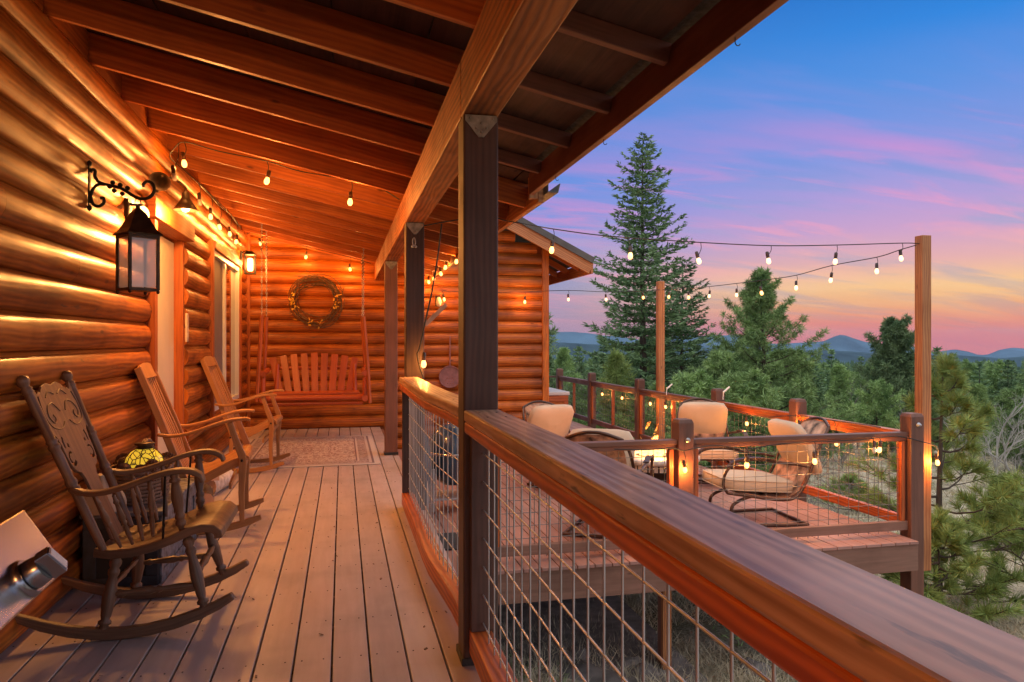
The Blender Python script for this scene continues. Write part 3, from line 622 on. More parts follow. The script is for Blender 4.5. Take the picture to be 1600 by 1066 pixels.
# gabled wing roof
AP = 1.0; zt = lambda x: 3.01 - .503 * (x - 2.60)      # top of rake
za = zt(AP); YR = 10.45
def slab(xa, za_, xb, zb_, y0_, y1_, th):
    d = Vector((xb - xa, 0, zb_ - za_)); nn = Vector((-d.z, 0, d.x)).normalized() * (1 if d.x > 0 else -1); m_ = MB()
    return m_.obox(((xa + xb) / 2, (y0_ + y1_) / 2, (za_ + zb_) / 2) , d / 2, (0, (y1_ - y0_) / 2, 0), nn * th / 2)
XE = 3.62
slab(AP, za - .03, XE, zt(XE) - .03, YR - .02, 17.4, .05).build('wing_roof', 'roofing', cabin, world=True)
slab(AP, za - .03, -.55, za - .03 - .503 * 1.55, YR - .02, 17.4, .05).build('wing_roof', 'roofing', cabin, world=True)
rk = MB(); rk.beam((AP, YR - .04, za - .035), (XE + .03, YR - .04, zt(XE + .03) - .035), .03, .09); rk.build('rake_flashing', 'rakemetal', cabin, world=True)
rk = MB(); rk.beam((AP, YR, za - .165), (XE, YR, zt(XE) - .165), .038, .17); rk.box(XE - .01, XE + .028, YR - .02, 17.3, zt(XE) - .24, zt(XE) - .062); rk.build('rake_board', 'polewood', cabin, world=True, bevel=.004)
for k, yy in enumerate(np.arange(YR + .5, 15.5, .61)):
    rr_ = MB(); rr_.beam((2.9, yy, zt(2.9) - .12), (XE - .012, yy, zt(XE) - .12), .038, .09); rr_.build('rafter', 'rafter', cabin, world=True)
rr_ = MB(); rr_.beam((2.2, YR + .25, zt(2.2) - .13), (XE - .012, YR + .25, zt(XE) - .13), .038, .10); rr_.build('rafter', 'rafter', cabin, world=True)

# ------------------------------------------------------------------ wire mesh helper
def wiremesh(mb, P, s0, s1, z0, z1, ds=.1016, dz=.108, r=.0029, off=0):
    """P(s,z) -> point ; vertical wires at ds, horizontals at dz"""
    s = s0 + off
    while s < s1 - .01:
        mb.tube([P(s, z0), P(s, z1)], r, 6, False); s += ds
    z = z0 + dz * .5; n_ = max(2, int((s1 - s0) / .35))
    while z < z1 - .01:
        mb.tube([P(s0 + (s1 - s0) * i / n_, z) + Vector((.0, 0, 0)) for i in range(n_ + 1)], r, 6, False); z += dz
def rx(y):   # centre line of the far porch rail: warped
    k = max(0, min(1, (3.95 - y) / .95)); k = k * k * (3 - 2 * k); return .474 + .05 * k
def railing(name, y0, y1, label, xfn, grp):
    t_ = thing(name, ((xfn(y0) + xfn(y1)) / 2, (y0 + y1) / 2, 0), label, 'railing', grp)
    n_ = 9
    def strip(x0o, x1o, za, zb, mat, part, bevel=.006, xtra=0):
        m_ = MB(); rings = []
        for i in range(n_ + 1):
            y = y0 + (y1 - y0) * i / n_; x = xfn(y); e = .004 * math.sin(y * 3.1 + za * 9)
            rings.append([(x + x0o, y, za), (x + x1o, y, za), (x + x1o, y, zb + e * .3), (x + x0o, y, zb + e * .3)])
        m_.grid(rings, smooth=False); return m_
    a = strip(-.07, .07, .942, .986, 'rail', 'top_rail'); b2 = strip(-.068, .068, .897, .9405, 'rail', 'top_rail')
    a.build('top_rail', 'railtop', t_, bevel=.007, world=True, ); b2.build('top_rail_lower_ply', 'rail', t_, bevel=.006, world=True)
    strip(-.05, .035, .05, .14, 'rail', 'bottom_rail').build('bottom_rail', 'rail', t_, bevel=.005, world=True)
    w_ = MB(); wiremesh(w_, lambda s, z: Vector((xfn(s) - .002, s, z)), y0 + .04, y1 - .04, .12, .90, off=.03); w_.build('wire_mesh', 'galv', t_, world=True)
    for y in (y0 + .02, y1 - .02):
        s_ = MB(); s_.box(xfn(y) - .048, xfn(y) + .045, y - .018, y + .018, .141, .896); s_.build('rail_stile', 'post', t_, bevel=.004, world=True)
    return t_
SCW = []
railing('porch_railing', 2.94, 5.447, 'stained railing with wire mesh between the two dark porch posts', rx, 'porch railings')
railing('porch_railing', .24, 2.797, 'nearest thick stained railing with wire mesh, top weathered and scratched', lambda y: .5245, 'porch railings')
railing('porch_railing', -2.4, .098, 'continuation of the near railing behind the viewpoint', lambda y: .5245, 'porch railings')

# ------------------------------------------------------------------ patio deck
DZ = -.5; YF = 5.47; XD = 4.91
pd = MB(); x = .63
while x < XD:
    x2 = min(x + .1395, XD); ys = [YF, YF + random.uniform(2.5, 4), 16.9] if random.random() < .6 else [YF, 16.9]
    for a, b_ in zip(ys[:-1], ys[1:]): pd.box(x + .002, x2, a + .001, b_ - .002, DZ - .026, DZ + random.uniform(-.001, .001))
    x += .1445
tag(pd.build('patio_deck', 'redboard', bevel=.003), 'lower patio deck of reddish boards', 'deck', kind='structure')
pr = MB(); pr.box(.60, XD + .01, YF + .018, YF + .056, DZ - .263, DZ - .028); pr.box(XD - .028, XD + .01, YF + .058, 16.9, DZ - .263, DZ - .028); pr.box(.60, .638, YF + .058, 16.9, DZ - .263, DZ - .028)
for y in np.arange(YF + .5, 16.5, .405): pr.box(.64, XD - .03, y, y + .038, DZ - .25, DZ - .028)
for (x, y) in ((2.74, 6.02), (.9, 6.02), (4.6, 6.2), (2.74, 10), (4.6, 10), (4.6, 14)):
    pr.box(x, x + .09, y, y + .09, gz(x, y) - .4, DZ - .265)
pr.box(.65, 4.8, 6.0, 6.018, DZ - .43, DZ - .252)
tag(pr.build('deck_frame', 'rimboard', bevel=.003), 'rim joists and support posts of the patio deck', 'deck frame', kind='structure')
yp = MB(); q = at(1042, 1000, Y=5.93); yp.box(q.x - .04, q.x + .04, 5.92, 5.97, gz(q.x, 5.95) - .2, DZ - .30); tag(yp.build('support_post', 'polewood', bevel=.003), 'short yellow wooden prop under the patio deck', 'post')
st = MB()
for i, (z_, x0, x1) in enumerate(((-.25, .645, .95),)): st.box(x0, x1, 8.6, 10.3, z_ - .03, z_); st.box(x0, x1 - .02, 8.62, 10.28, DZ + .001, z_ - .031)
tag(st.build('porch_step', 'redboard', bevel=.003), 'wooden step from the porch down to the patio deck', 'step')

# deck railings
def deck_post(mb, x, y, z0, z1, w_=.138):
    mb.box(x, x + w_, y, y + w_, z0, z1 - .03)
    i0 = len(mb.v); c = (x + w_ / 2, y + w_ / 2)
    mb.grid([[(c[0] + sx * h, c[1] + sy * h, z) for sx, sy in ((-1, -1), (1, -1), (1, 1), (-1, 1))] for h, z in ((w_ / 2, z1 - .03), (w_ / 2 - .012, z1))], smooth=False)
fr = thing('deck_railing', (3.0, 5.7, DZ), 'front railing of the patio deck with wire mesh, facing the porch', 'railing', 'patio deck railings')
for (x, y, z0, mt) in ((2.70, 5.6, DZ - .28, 'deckpost'), (4.945, 5.6, gz(4.9, 5.7) - .4, 'deckpost')):
    p = MB(); deck_post(p, x, y, z0, .60); p.build('post', mt, fr, bevel=.007, world=True)
p = MB(); p.box(1.08, 1.17, 5.62, 5.71, gz(1, 5.6) - .3, .39); p.build('post', 'post', fr, bevel=.005, world=True)
p = MB(); p.box(.955, 1.055, 5.52, 5.60, gz(1, 5.6) - .3, .2); p.build('post', 'rimboard', fr, bevel=.005, world=True)
for a, b_ in ((1.085, 2.70), (2.838, 4.945)):
    p = MB(); p.box(a, b_, 5.625, 5.715, .392, .432); p.box(a, b_, 5.65, 5.70, .352, .391); p.build('top_rail', 'deckpost', fr, bevel=.005, world=True)
    p = MB(); p.box(a, b_, 5.635, 5.69, -.445, -.365); p.build('bottom_rail', 'rimboard', fr, bevel=.004, world=True)
    p = MB(); wiremesh(p, lambda s, z: Vector((s, 5.672, z)), a + .05, b_ - .03, -.47, .36, ds=.1016, dz=.1016, r=.0026, off=.05); p.build('wire_mesh', 'darkwire', fr, world=True)
    for x in (a + (.04 if a > 2 else .1), b_ - .045):
        p = MB(); p.box(x - .02, x + .02, 5.64, 5.70, -.363, .351); p.build('rail_stile', 'rail', fr, bevel=.003, world=True)
sr = thing('deck_railing', (4.95, 11, DZ), 'long side railing of the patio deck with wire mesh, facing the forest', 'railing', 'patio deck railings')
PY = [7.28, 9.09, 11.8, 14.3, 16.6]
for y in PY:
    p = MB(); deck_post(p, 4.925, y, DZ - .6, .60); p.build('post', 'deckpost', sr, bevel=.007, world=True)
seq = [5.74] + PY
for i in range(len(seq) - 1):
    a = seq[i] + (.138 if i else 0); b_ = seq[i + 1]
    p = MB(); p.box(4.94, 5.03, a, b_, .392, .432); p.box(4.955, 5.0, a, b_, .33, .391); p.build('top_rail', 'rail' if i < 2 else 'deckpost', sr, bevel=.005, world=True)
    p = MB(); p.box(4.96, 5.02, a, b_, -.43, -.34); p.build('bottom_rail', 'rail' if i < 2 else 'deckpost', sr, bevel=.004, world=True)
    p = MB(); wiremesh(p, lambda s, z: Vector((4.985, s, z)), a + .04, b_ - .04, -.34, .335, ds=.1016, dz=.1016, r=.0026, off=.03); p.build('wire_mesh', 'darkwire', sr, world=True)
    for y in ([a + .02, b_ - .02] + ([(a + b_) / 2] if i > 1 else [])):
        p = MB(); p.box(4.955, 5.01, y - .02, y + .02, -.339, .329); p.build('rail_stile', 'rail', sr, bevel=.003, world=True)
bb = thing('deck_railing', (4, 16.7, DZ), 'short back railing at the far end of the patio deck', 'railing', 'patio deck railings')
p = MB(); p.box(3.3, 4.9, 16.62, 16.71, .392, .432); p.box(3.3, 4.9, 16.64, 16.70, -.43, -.34); p.build('top_rail', 'deckpost', bb, bevel=.005, world=True)
p = MB(); wiremesh(p, lambda s, z: Vector((s, 16.66, z)), 3.3, 4.9, -.34, .38, ds=.1016, dz=.1016, r=.0026); p.build('wire_mesh', 'darkwire', bb, world=True)
p = MB(); deck_post(p, 3.2, 16.6, DZ - .6, .60); p.build('post', 'deckpost', bb, bevel=.007, world=True)
# light poles
P1 = (5.30, 5.86); P2 = (5.09, 11.3)
def pole(x, y, w_, z0, z1, label, cut=True):
    m_ = MB(); m_.box(x, x + w_, y, y + w_, z0, z1); o = m_.build('light_pole', 'polewood', bevel=.006); return tag(o, label, 'pole', 'string light poles')
pole(P1[0], P1[1], .10, -.91, 2.245, 'tall orange stained pole bolted to the near corner of the deck railing')
pole(P2[0], P2[1], .11, -.9, 2.24, 'orange stained pole rising behind the fire table')
def spline(pts, n=6):
    """Catmull-Rom through pts"""
    P = [Vector(p) for p in pts]; P = [P[0] * 2 - P[1]] + P + [P[-1] * 2 - P[-2]]; out_ = []
    for i in range(1, len(P) - 2):
        for k in range(n):
            t_ = k / n; a, b_, c, d = P[i - 1], P[i], P[i + 1], P[i + 2]
            out_.append(.5 * ((2 * b_) + (c - a) * t_ + (2 * a - 5 * b_ + 4 * c - d) * t_ ** 2 + (3 * b_ - a - 3 * c + d) * t_ ** 3))
    out_.append(P[-2]); return out_
# ------------------------------------------------------------------ string lights
def string_lights(label, cord, bulbs, group='strings of bulb lights', r=.0045):
    """cord: list of polylines; bulbs: (pos, drop, mat, watts)"""
    c0 = Vector(cord[0][0]); t_ = thing('string_lights', c0, label, 'string lights', group)
    m_ = MB()
    for pl in cord: m_.tube(spline(pl, 5), r, 6)
    flat = [p for pl in cord for p in spline(pl, 8)]
    for (p, mat, wt) in bulbs:
        p = Vector(p); top = p + Vector((0, 0, .055))
        near = min(flat, key=lambda q: (q.xy - p.xy).length + abs(q.z - p.z) * .3)
        m_.tube(spline([near, (near + top) / 2 + Vector((.012, 0, .0)), top], 4), .003, 5)
    m_.build('cord', 'cable', t_, world=True)
    for (p, mat, wt) in bulbs:
        p = Vector(p)
        so_ = MB(); so_.lathe((0, 0, 0), [(.006, .085), (.014, .08), (.0155, .055), (.014, .03), (.015, .026)], 12); sk = so_.build('socket', 'socket', t_); sk.location = p - c0; sk.rotation_euler = (random.uniform(-.22, .22), random.uniform(-.22, .22), 0)
        bu = MB(); k = 1.0 if mat != 'farbulb' else 1.0
        bu.lathe((0, 0, 0), [(.002, -.028), (.011, -.025), (.0175, -.015), (.0195, -.002), (.017, .012), (.012, .025), (.010, .03)], 12); bu.build('bulb', mat, sk)
        if wt: plight('glow', p + Vector((0, 0, -.002)), wt, rad=.03, parent=t_)
def hb(px, py, w_=6, mat='hotbulb', **k): return (at(px, py, **k), mat, w_)
W1 = 6.0
S = lambda px, py, **k: at(px, py, **k)
# across the porch under a rafter, then along the log wall
string_lights('bulb string crossing under the porch rafters from the log wall to the beam',
    [[S(272, 232, Y=5.72), S(288, 222, Y=5.70), S(340, 236, Y=5.70), S(417, 252, Y=5.70), S(470, 268, Y=5.70), S(549, 281, Y=5.70), S(590, 292, Y=5.7), S(624, 312, Y=5.62)],
     [S(272, 232, Y=5.72), S(266, 246, Y=5.75), S(290, 268, X=-1.16), S(330, 305, X=-1.17), S(360, 335, X=-1.18), S(372, 352, X=-1.18)]],
    [hb(288, 256, W1, Y=5.70), hb(417, 283, W1, Y=5.70), hb(547, 316, W1, Y=5.70), hb(272, 277, 0, 'deadbulb', Y=5.6), hb(312, 317, 0, 'deadbulb', X=-1.16)])
string_lights('row of glowing bulbs along the top of the log wall above the window',
    [[S(312, 290, X=-1.17), S(329, 306, X=-1.17), S(343, 322, X=-1.17), S(359, 334, X=-1.17), S(369, 346, X=-1.17), S(376, 356, X=-1.15)]],
    [hb(329, 339, W1 + 2, X=-1.18), hb(343, 355, W1 + 2, X=-1.18), hb(359, 366, W1 + 2, X=-1.18), hb(369, 378, W1 + 2, X=-1.18)])
string_lights('bulb string above the porch swing on the end wall',
    [[S(385, 366, Y=10.6), S(407, 362, Y=10.66), S(478, 385, Y=10.68), S(547, 402, Y=10.7), S(580, 412, Y=10.7)]],
    [hb(407, 381, W1, Y=10.6), hb(478, 402, W1, Y=10.66), hb(547, 421, W1, Y=10.66)])
string_lights('bulb string under the porch eave in front of the wing wall',
    [[S(742, 368, X=1.24), S(713, 391, X=1.24), S(696, 405, X=1.24), S(689, 413, X=1.24), S(678, 423, X=1.24), S(668, 430, X=1.24)]],
    [hb(713, 409, 5, X=1.22), hb(696, 418, 5, X=1.22), hb(689, 428, 5, X=1.22), hb(678, 436, 5, X=1.22), hb(670, 441, 5, X=1.22)])
cordA = [S(662, 353, Y=5.4), S(700, 346, Y=5.42), S(760, 338, Y=5.45), S(790, 345, Y=5.47), S(820, 350, Y=5.5), S(865, 358, Y=5.53), S(940, 368, Y=5.6), S(1020, 374, Y=5.65), S(1095, 379, Y=5.7), S(1205, 384, Y=5.78), S(1308, 383, Y=5.84), S(1410, 380, Y=5.9), S(1437, 381, Y=5.9)]
string_lights('upper string of bulbs running from the porch beam to the tall near pole', [cordA],
    [hb(862, 391, 2, Y=5.53), hb(985, 400, 1.2, Y=5.62), hb(1092, 408, 0, 'farbulb', Y=5.7), hb(1201, 408, 0, 'farbulb', Y=5.78), hb(1305, 409, 0, 'farbulb', Y=5.84), hb(1408, 404, 0, 'farbulb', Y=5.9)])
def along(px, py):  # vertical plane from pole 1 to pole 2
    k = (px - 1436) / (1034 - 1436); lo, hi = 5.9, 11.0; t_ = (px - 800) / FPX
    # intersect ray with the line x = 5.12 - .01*(y-5.9)
    a = (SY + t_ * CY); b_ = (CY - t_ * SY); y = 5.18 / (a / b_ + .016) ; return at(px, py, Y=y)
string_lights('lower string of bulbs sagging from the near pole to the pole behind the fire table',
    [[along(1432, 383), along(1405, 391), along(1370, 402), along(1300, 415), along(1245, 430), along(1200, 437), along(1151, 443), along(1108, 448), along(1076, 451), along(1036, 453)]],
    [(along(1370, 424), 'farbulb', 0), (along(1298, 438), 'farbulb', 0), (along(1244, 450), 'farbulb', 0), (along(1190, 458), 'hotbulb', 1), (along(1151, 461), 'farbulb', 0), (along(1108, 463), 'farbulb', 0), (along(1076, 465), 'hotbulb', 1), (along(1045, 464), 'hotbulb', 2)])
string_lights('far string of small bulbs from the back pole to the wing wall',
    [[S(1031, 453, Y=11.0), S(1005, 455, Y=10.95), S(945, 456, Y=10.9), S(888, 454, Y=10.8), S(820, 456, Y=10.7), S(760, 457, Y=10.7), S(690, 455, Y=10.7)]],
    [hb(1005, 465, 1, Y=10.95), hb(947, 468, 0, 'farbulb', Y=10.9), hb(888, 468, 0, 'farbulb', Y=10.8), hb(820, 472, 3, Y=10.7), hb(694, 468, 3, Y=10.68)])
# under the deck railings
string_lights('bulb string tied under the front rail of the patio deck',
    [[S(960, 702, Y=5.6), S(1010, 703, Y=5.6), S(1048, 700, Y=5.58), S(1068, 704, Y=5.57), S(1089, 700, Y=5.58), S(1120, 696, Y=5.61), S(1167, 702, Y=5.61), S(1210, 695, Y=5.61), S(1273, 690, Y=5.61), S(1340, 688, Y=5.61), S(1374, 684, Y=5.61), S(1404, 682, Y=5.58), S(1440, 690, Y=5.58), S(1463, 697, Y=5.7)]],
    [hb(1070, 734, 7, Y=5.555), hb(1167, 727, 4, Y=5.60), hb(1273, 721, 4, Y=5.60), hb(1374, 703, 5, Y=5.60), hb(1366, 704, 0, 'deadbulb', Y=5.60), hb(1465, 723, 7, Y=5.80)])
pts = [(1376, 668), (1340, 662), (1243, 650), (1200, 652), (1167, 646), (1110, 632), (1064, 624), (1016, 617), (972, 610), (940, 605)]
string_lights('bulb string tied along the side railing facing the forest',
    [[S(a, b_, X=4.90) for a, b_ in pts]],
    [hb(1307, 693, 4, X=4.90), hb(1250, 668, 8, X=4.90), hb(1167, 662, 4, X=4.90), hb(1064, 641, 4, X=4.90), hb(1040, 636, 4, X=4.90), hb(1016, 631, 4, X=4.90), hb(972, 622, 4, X=4.90), hb(941, 616, 4, X=4.90)])
string_lights('single bulb and extension cord hanging on the second porch post',
    [[S(690, 350, Y=5.38), S(684, 400, Y=5.36), S(675, 455, Y=5.36), S(664, 505, Y=5.36), S(655, 545, Y=5.36), S(652, 553, Y=5.36), S(655, 570, Y=5.36), S(662, 592, Y=5.36)]],
    [hb(662, 569, 4, Y=5.34)], r=.006)
# ------------------------------------------------------------------ wall lamps
def frame_lantern(t_, c, w_, h, glassmat, metal, rot=0):
    pass
# twin flood fixture with metal cone shades over the door
fx = thing('wall_floodlight', (-1.28, 5.62, 2.36), 'bronze double cone-shade floodlight on the log wall above the door', 'wall lamp')
m_ = MB(); m_.lathe((0, 0, 0), [(.001, -.01), (.062, -.01), (.062, .012), (.03, .03), (.001, .03)], 20); o = m_.build('wall_plate', 'bronze', fx); o.rotation_euler = (0, R(90), 0)
CP = at(290, 317, X=-1.10) - Vector((-1.28, 5.62, 2.36))
m_ = MB(); m_.tube(spline([(0.02, 0, 0), (.09, .02, .05), (CP.x - .01, CP.y, CP.z + .12), (CP.x, CP.y, CP.z + .07)], 5), .009, 8); m_.tube(spline([(0.02, 0, 0), (.04, -.06, .02), (.05, -.12, .02)], 4), .009, 8); m_.build('arm', 'bronze', fx)
coneprof = [(.018, .075), (.024, .07), (.03, .03), (.045, .005), (.088, -.055), (.086, -.056), (.042, .0), (.026, .03), (.01, .06)]
m_ = MB(); m_.lathe(CP, coneprof, 24); m_.build('cone_shade', 'bronze', fx)
m_ = MB(); m_.sphere(CP + Vector((0, 0, -.03)), .034, 14, 8); m_.build('bulb', 'lampglow', fx)
m_ = MB(); m_.lathe((0, 0, 0), [(r_ * .8, z_ * .8) for r_, z_ in coneprof], 20); o = m_.build('cone_shade', 'bronze', fx); o.location = (.07, -.17, .0); o.rotation_euler = (R(-55), 0, 0)
plight('glow', Vector((-1.28, 5.62, 2.36)) + CP + Vector((0, 0, -.085)), 26, (1, .55, .2), .04, fx)
f2 = copy_tree(fx, (-1.28, -1.25, 2.36), 0, 'second bronze cone-shade floodlight further back along the log wall')
for c_ in f2.children:
    if c_.type == 'LIGHT': c_.data = c_.data.copy(); c_.data.energy = 100; c_.data.color = (1, .36, .09); c_.location.z -= .08
# jelly-jar lamp beside the door, mostly behind the hanging lantern
c = at(223, 335, X=-1.20); jl = thing('wall_lamp', (-1.29, c.y, c.z), 'small glowing wall lamp with a cast black ornament left of the door', 'wall lamp')
m_ = MB(); m_.box(-.005, .02, -.045, .045, -.08, .09); m_.box(.02, .09, -.01, .01, .05, .065); m_.build('wall_plate', 'iron', jl, bevel=.004)
m_ = MB(); m_.sphere((.09, 0, .0), (.038, .038, .05), 14, 10); m_.build('bulb', 'lampglow', jl)
m_ = MB(); m_.prism([(0, -.06), (.03, -.055), (.035, -.02), (.05, 0), (.035, .03), (.042, .05), (.03, .075), (.018, .06), (.01, .08), (-.005, .05), (.0, .0)], (.05, .10, .0), (0, 1, 0), (0, 0, 1), (.02, 0, 0)); m_.build('ornament', 'iron', jl)
plight('glow', (-1.17, c.y, c.z - .09), 10, (1, .52, .18), .05, jl)
# lit square lantern by the window corner
c = at(391, 412, X=-1.16); ll = thing('wall_lantern', (-1.28, c.y, c.z), 'lit black box lantern mounted near the far end of the log wall', 'wall lamp')
m_ = MB(); m_.box(0, .02, -.05, .05, -.02, .16); m_.tube(spline([(.01, 0, .13), (.06, 0, .16), (.12, 0, .15)], 4), .009, 6); m_.build('wall_plate', 'iron', ll, bevel=.003)
m_ = MB()
for sx in (-1, 1):
    for sy in (-1, 1): m_.box(.12 + sx * .06 - .006, .12 + sx * .06 + .006, sy * .06 - .006, sy * .06 + .006, -.125, .11)
m_.box(.05, .19, -.07, .07, -.137, -.125); m_.box(.05, .19, -.07, .07, .11, .122); m_.grid([[(.12 + sx * h_, sy * h_, z_) for sx, sy in ((-1, -1), (1, -1), (1, 1), (-1, 1))] for h_, z_ in ((.075, .1225), (.02, .16))], smooth=False)
m_.build('lantern_frame', 'iron', ll)
m_ = MB(); m_.box(.085, .155, -.035, .035, -.10, .07); m_.build('bulb', 'lampglow', ll, bevel=.02)
for yy in (-.16, .12): plight('glow', (-1.28 + .12, c.y + yy, c.z), 7, (1, .52, .18), .06, ll)
# small wall lamp on the wing wall
c = at(686, 472, Y=10.72); wl = thing('wall_lamp', (c.x, 10.84, c.z), 'small lit jar lamp on the wing wall behind the posts', 'wall lamp')
m_ = MB(); m_.box(-.04, .04, -.0, .02, -.06, .1); m_.tube([(0, 0, .08), (0, -.1, .08)], .01, 8); m_.build('wall_plate', 'bronze', wl); m_ = MB(); m_.lathe((0, -.1, 0), [(.01, .07), (.03, .06), (.04, .0), (.036, -.05), (.01, -.07)], 14); m_.build('bulb', 'deadbulb', wl)
# ------------------------------------------------------------------ iron bracket and hanging lantern
p0 = at(143, 293, X=-1.285); br = thing('lantern_bracket', (-1.285, 4.22, p0.z), 'black scrolled iron bracket on the log wall holding the lantern', 'bracket')
zc_ = 0
m_ = MB(); m_.box(0, .008, -.012, .012, -.115, .115); 
for z_ in (-.115, .115): m_.lathe((.004, 0, z_), [(.001, -.018), (.012, -.008), (.012, .008), (.001, .018)], 8)
for z_ in (-.085, .085): m_.sphere((.009, 0, z_), .008, 8, 4)
m_.build('back_plate', 'iron', br)
m_ = MB()
m_.tube(spline([(.008, 0, .07), (.02, 0, .085), (.032, 0, .075), (.03, 0, .05), (.05, 0, .02), (.09, 0, .008), (.13, 0, .0), (.17, 0, -.015), (.215, 0, -.045), (.255, 0, -.058), (.295, 0, -.045), (.315, 0, -.01), (.305, 0, .025), (.28, 0, .035), (.262, 0, .02), (.265, 0, .003)], 5), .0085, 8)
m_.tube(spline([(.008, 0, -.06), (.02, 0, -.02), (.045, 0, .008), (.085, 0, .01)], 5), .0085, 8)
m_.tube(spline([(.008, 0, -.055), (.022, 0, -.095), (.05, 0, -.105), (.072, 0, -.085), (.07, 0, -.062), (.056, 0, -.062)], 5), .0085, 8)
for p in ((.115, .022), (.122, -.02), (.15, .01), (.16, -.035), (.185, -.005), (.10, .0)): m_.sphere((p[0], 0, p[1]), (.013, .011, .013), 8, 6)
m_.build('scroll_arm', 'iron', br)
hk = Vector((-1.285 + .235, 4.22, p0.z - .06))
ln_ = thing('hanging_lantern', (hk.x, hk.y, hk.z - .485), 'unlit square bronze lantern with a peaked roof and clear glass, hanging from the bracket', 'lantern')
rz = R(38); cr, sr_ = math.cos(rz), math.sin(rz)
def q4(h, z): return [(h * (sx * cr - sy * sr_), h * (sx * sr_ + sy * cr), z) for sx, sy in ((-1, -1), (1, -1), (1, 1), (-1, 1))]
m_ = MB(); m_.grid([q4(h, z) for h, z in ((.088, .292), (.090, .298), (.068, .325), (.054, .355), (.044, .38), (.03, .41), (.010, .435), (.008, .44))], smooth=False); m_.sphere((0, 0, .442), .012, 8, 6)
m_.build('roof', 'bronze', ln_)
m_ = MB()
for (x, y, z) in q4(.072, 0): m_.obox((x, y, .15), (.007 * cr, .007 * sr_, 0), (-.007 * sr_, .007 * cr, 0), (0, 0, .145)); m_.sphere((x, y, -.004), (.009, .009, .012), 8, 6)
for z in (.008, .283):
    Q = q4(.072, z)
    for i in range(4): m_.beam(Q[i], Q[(i + 1) % 4], .012, .014)
m_.grid([q4(.074, .0), q4(.074, .004)], smooth=False); m_.build('frame', 'bronze', ln_)
Q0 = q4(.069, .016); Q1 = q4(.069, .275)
for i in range(4):
    g = MB(); a, b_, c_, d_ = Vector(Q0[i]), Vector(Q0[(i + 1) % 4]), Vector(Q1[(i + 1) % 4]), Vector(Q1[i]); n_ = (b_ - a).cross(d_ - a).normalized() * .002
    g.obox((a + b_ + c_ + d_) / 4, (b_ - a) * .46, (d_ - a) * .49, n_ / 2); g.build('glass_pane', 'clearglass', ln_)
m_ = MB(); m_.tube([Vector((.014 * math.cos(q), 0, .468 + .02 * math.sin(q))) for q in (i * math.pi / 8 for i in range(17))], .0025, 6); m_.build('ring', 'iron', ln_)
# thermometer plaque on the wall between door and window
c = at(293, 512, X=-1.27); m_ = MB(); m_.box(-.008, .008, -.03, .03, -.12, .12); m_.box(.008, .012, -.02, .02, -.10, .10); pq = m_.build('wall_plaque', 'plaque', bevel=.006); pq.location = (-1.275, c.y, c.z); tag(pq, 'small pale carved plaque on the logs beside the door', 'plaque')

# ------------------------------------------------------------------ antique rocker
def turned_leg(mb, p0, p1, r, n=12):
    mb.turned(p0, p1, [(0, r * .55), (.04, r * .75), (.08, r * .6), (.10, r * .95), (.13, r * .95), (.15, r * .6), (.2, r * .75), (.42, r * 1.05), (.55, r * .9), (.68, r * .62), (.72, r * .85), (.76, r * .85), (.79, r * .6), (.84, r * .9), (.88, r * .9), (.92, r * .55), (1, r * .5)], n)
def spindle(mb, p0, p1, r):
    mb.turned(p0, p1, [(0, r * .6), (.1, r * .75), (.14, r * 1.1), (.18, r * .7), (.3, r * .95), (.45, r * 1.25), (.52, r * .75), (.55, r * 1.1), (.6, r * .7), (.8, r * 1.0), (.9, r * .7), (1, r * .55)], 8)
rc = thing('rocking_chair', (-.90, 3.63, 0), 'antique dark oak rocking chair with turned spindles and carved crest, nearest the camera', 'rocking chair', rz=0)
for s in (-1, 1):
    m_ = MB(); xs = [-.40, -.3, -.2, -.1, 0, .1, .2, .3, .38, .44]
    m_.bar([(x, s * .25, .024 + .62 * x * x + (.004 if x > .4 else 0)) for x in xs], .034, [.03, .042, .046, .048, .048, .048, .048, .046, .04, .03]); m_.build('rocker', 'oak', rc, bevel=.006)
m_ = MB(); sp_ = [(-.12, .372), (-.06, .362), (.02, .366), (.1, .385), (.18, .415), (.25, .447), (.31, .462), (.36, .455), (.39, .43), (.395, .40)]
rings = []
for i, (x, z) in enumerate(sp_):
    w_ = .215 + .035 * min(1, max(0, (x + .12) / .3)); pz = [(-1, 0), (-.97, .004), (-.6, -.006), (0, -.010), (.6, -.006), (.97, .004), (1, 0)]
    d = Vector(sp_[min(i + 1, 9)]) - Vector(sp_[max(i - 1, 0)]); d = Vector((d.x, d.y)).normalized(); nx, nz = d.y * .036, -d.x * .036
    dish = 1 if x < .3 else .2
    top = [(x, w_ * a, z + b_ * dish) for a, b_ in pz]; bot = [(x + nx, w_ * a * .97, z + nz) for a, b_ in pz[::-1]]
    rings.append(top + bot)
m_.grid(rings); m_.build('seat', 'oak', rc, bevel=.004)
B0 = Vector((-.085, 0, .365)); B1 = Vector((-.375, 0, 1.085)); BD = (B1 - B0).normalized(); BL = (B1 - B0).length
for s in (-1, 1):
    m_ = MB(); m_.turned(B0 + Vector((0, s * .205, -.0)), B1 + Vector((0, s * .247, 0)), [(0, .014), (.05, .017), (.22, .019), (.35, .019), (.36, .024), (.375, .024), (.385, .018), (.40, .024), (.415, .024), (.43, .019), (.56, .021), (.60, .019), (.61, .024), (.625, .024), (.635, .018), (.65, .024), (.66, .019), (.9, .020), (.925, .018), (.935, .024), (.945, .019), (.955, .024), (.965, .015), (.975, .02), (.985, .025), (1.0, .027), (1.015, .025), (1.028, .014), (1.032, .003)], 14); m_.build('back_post', 'oak', rc)
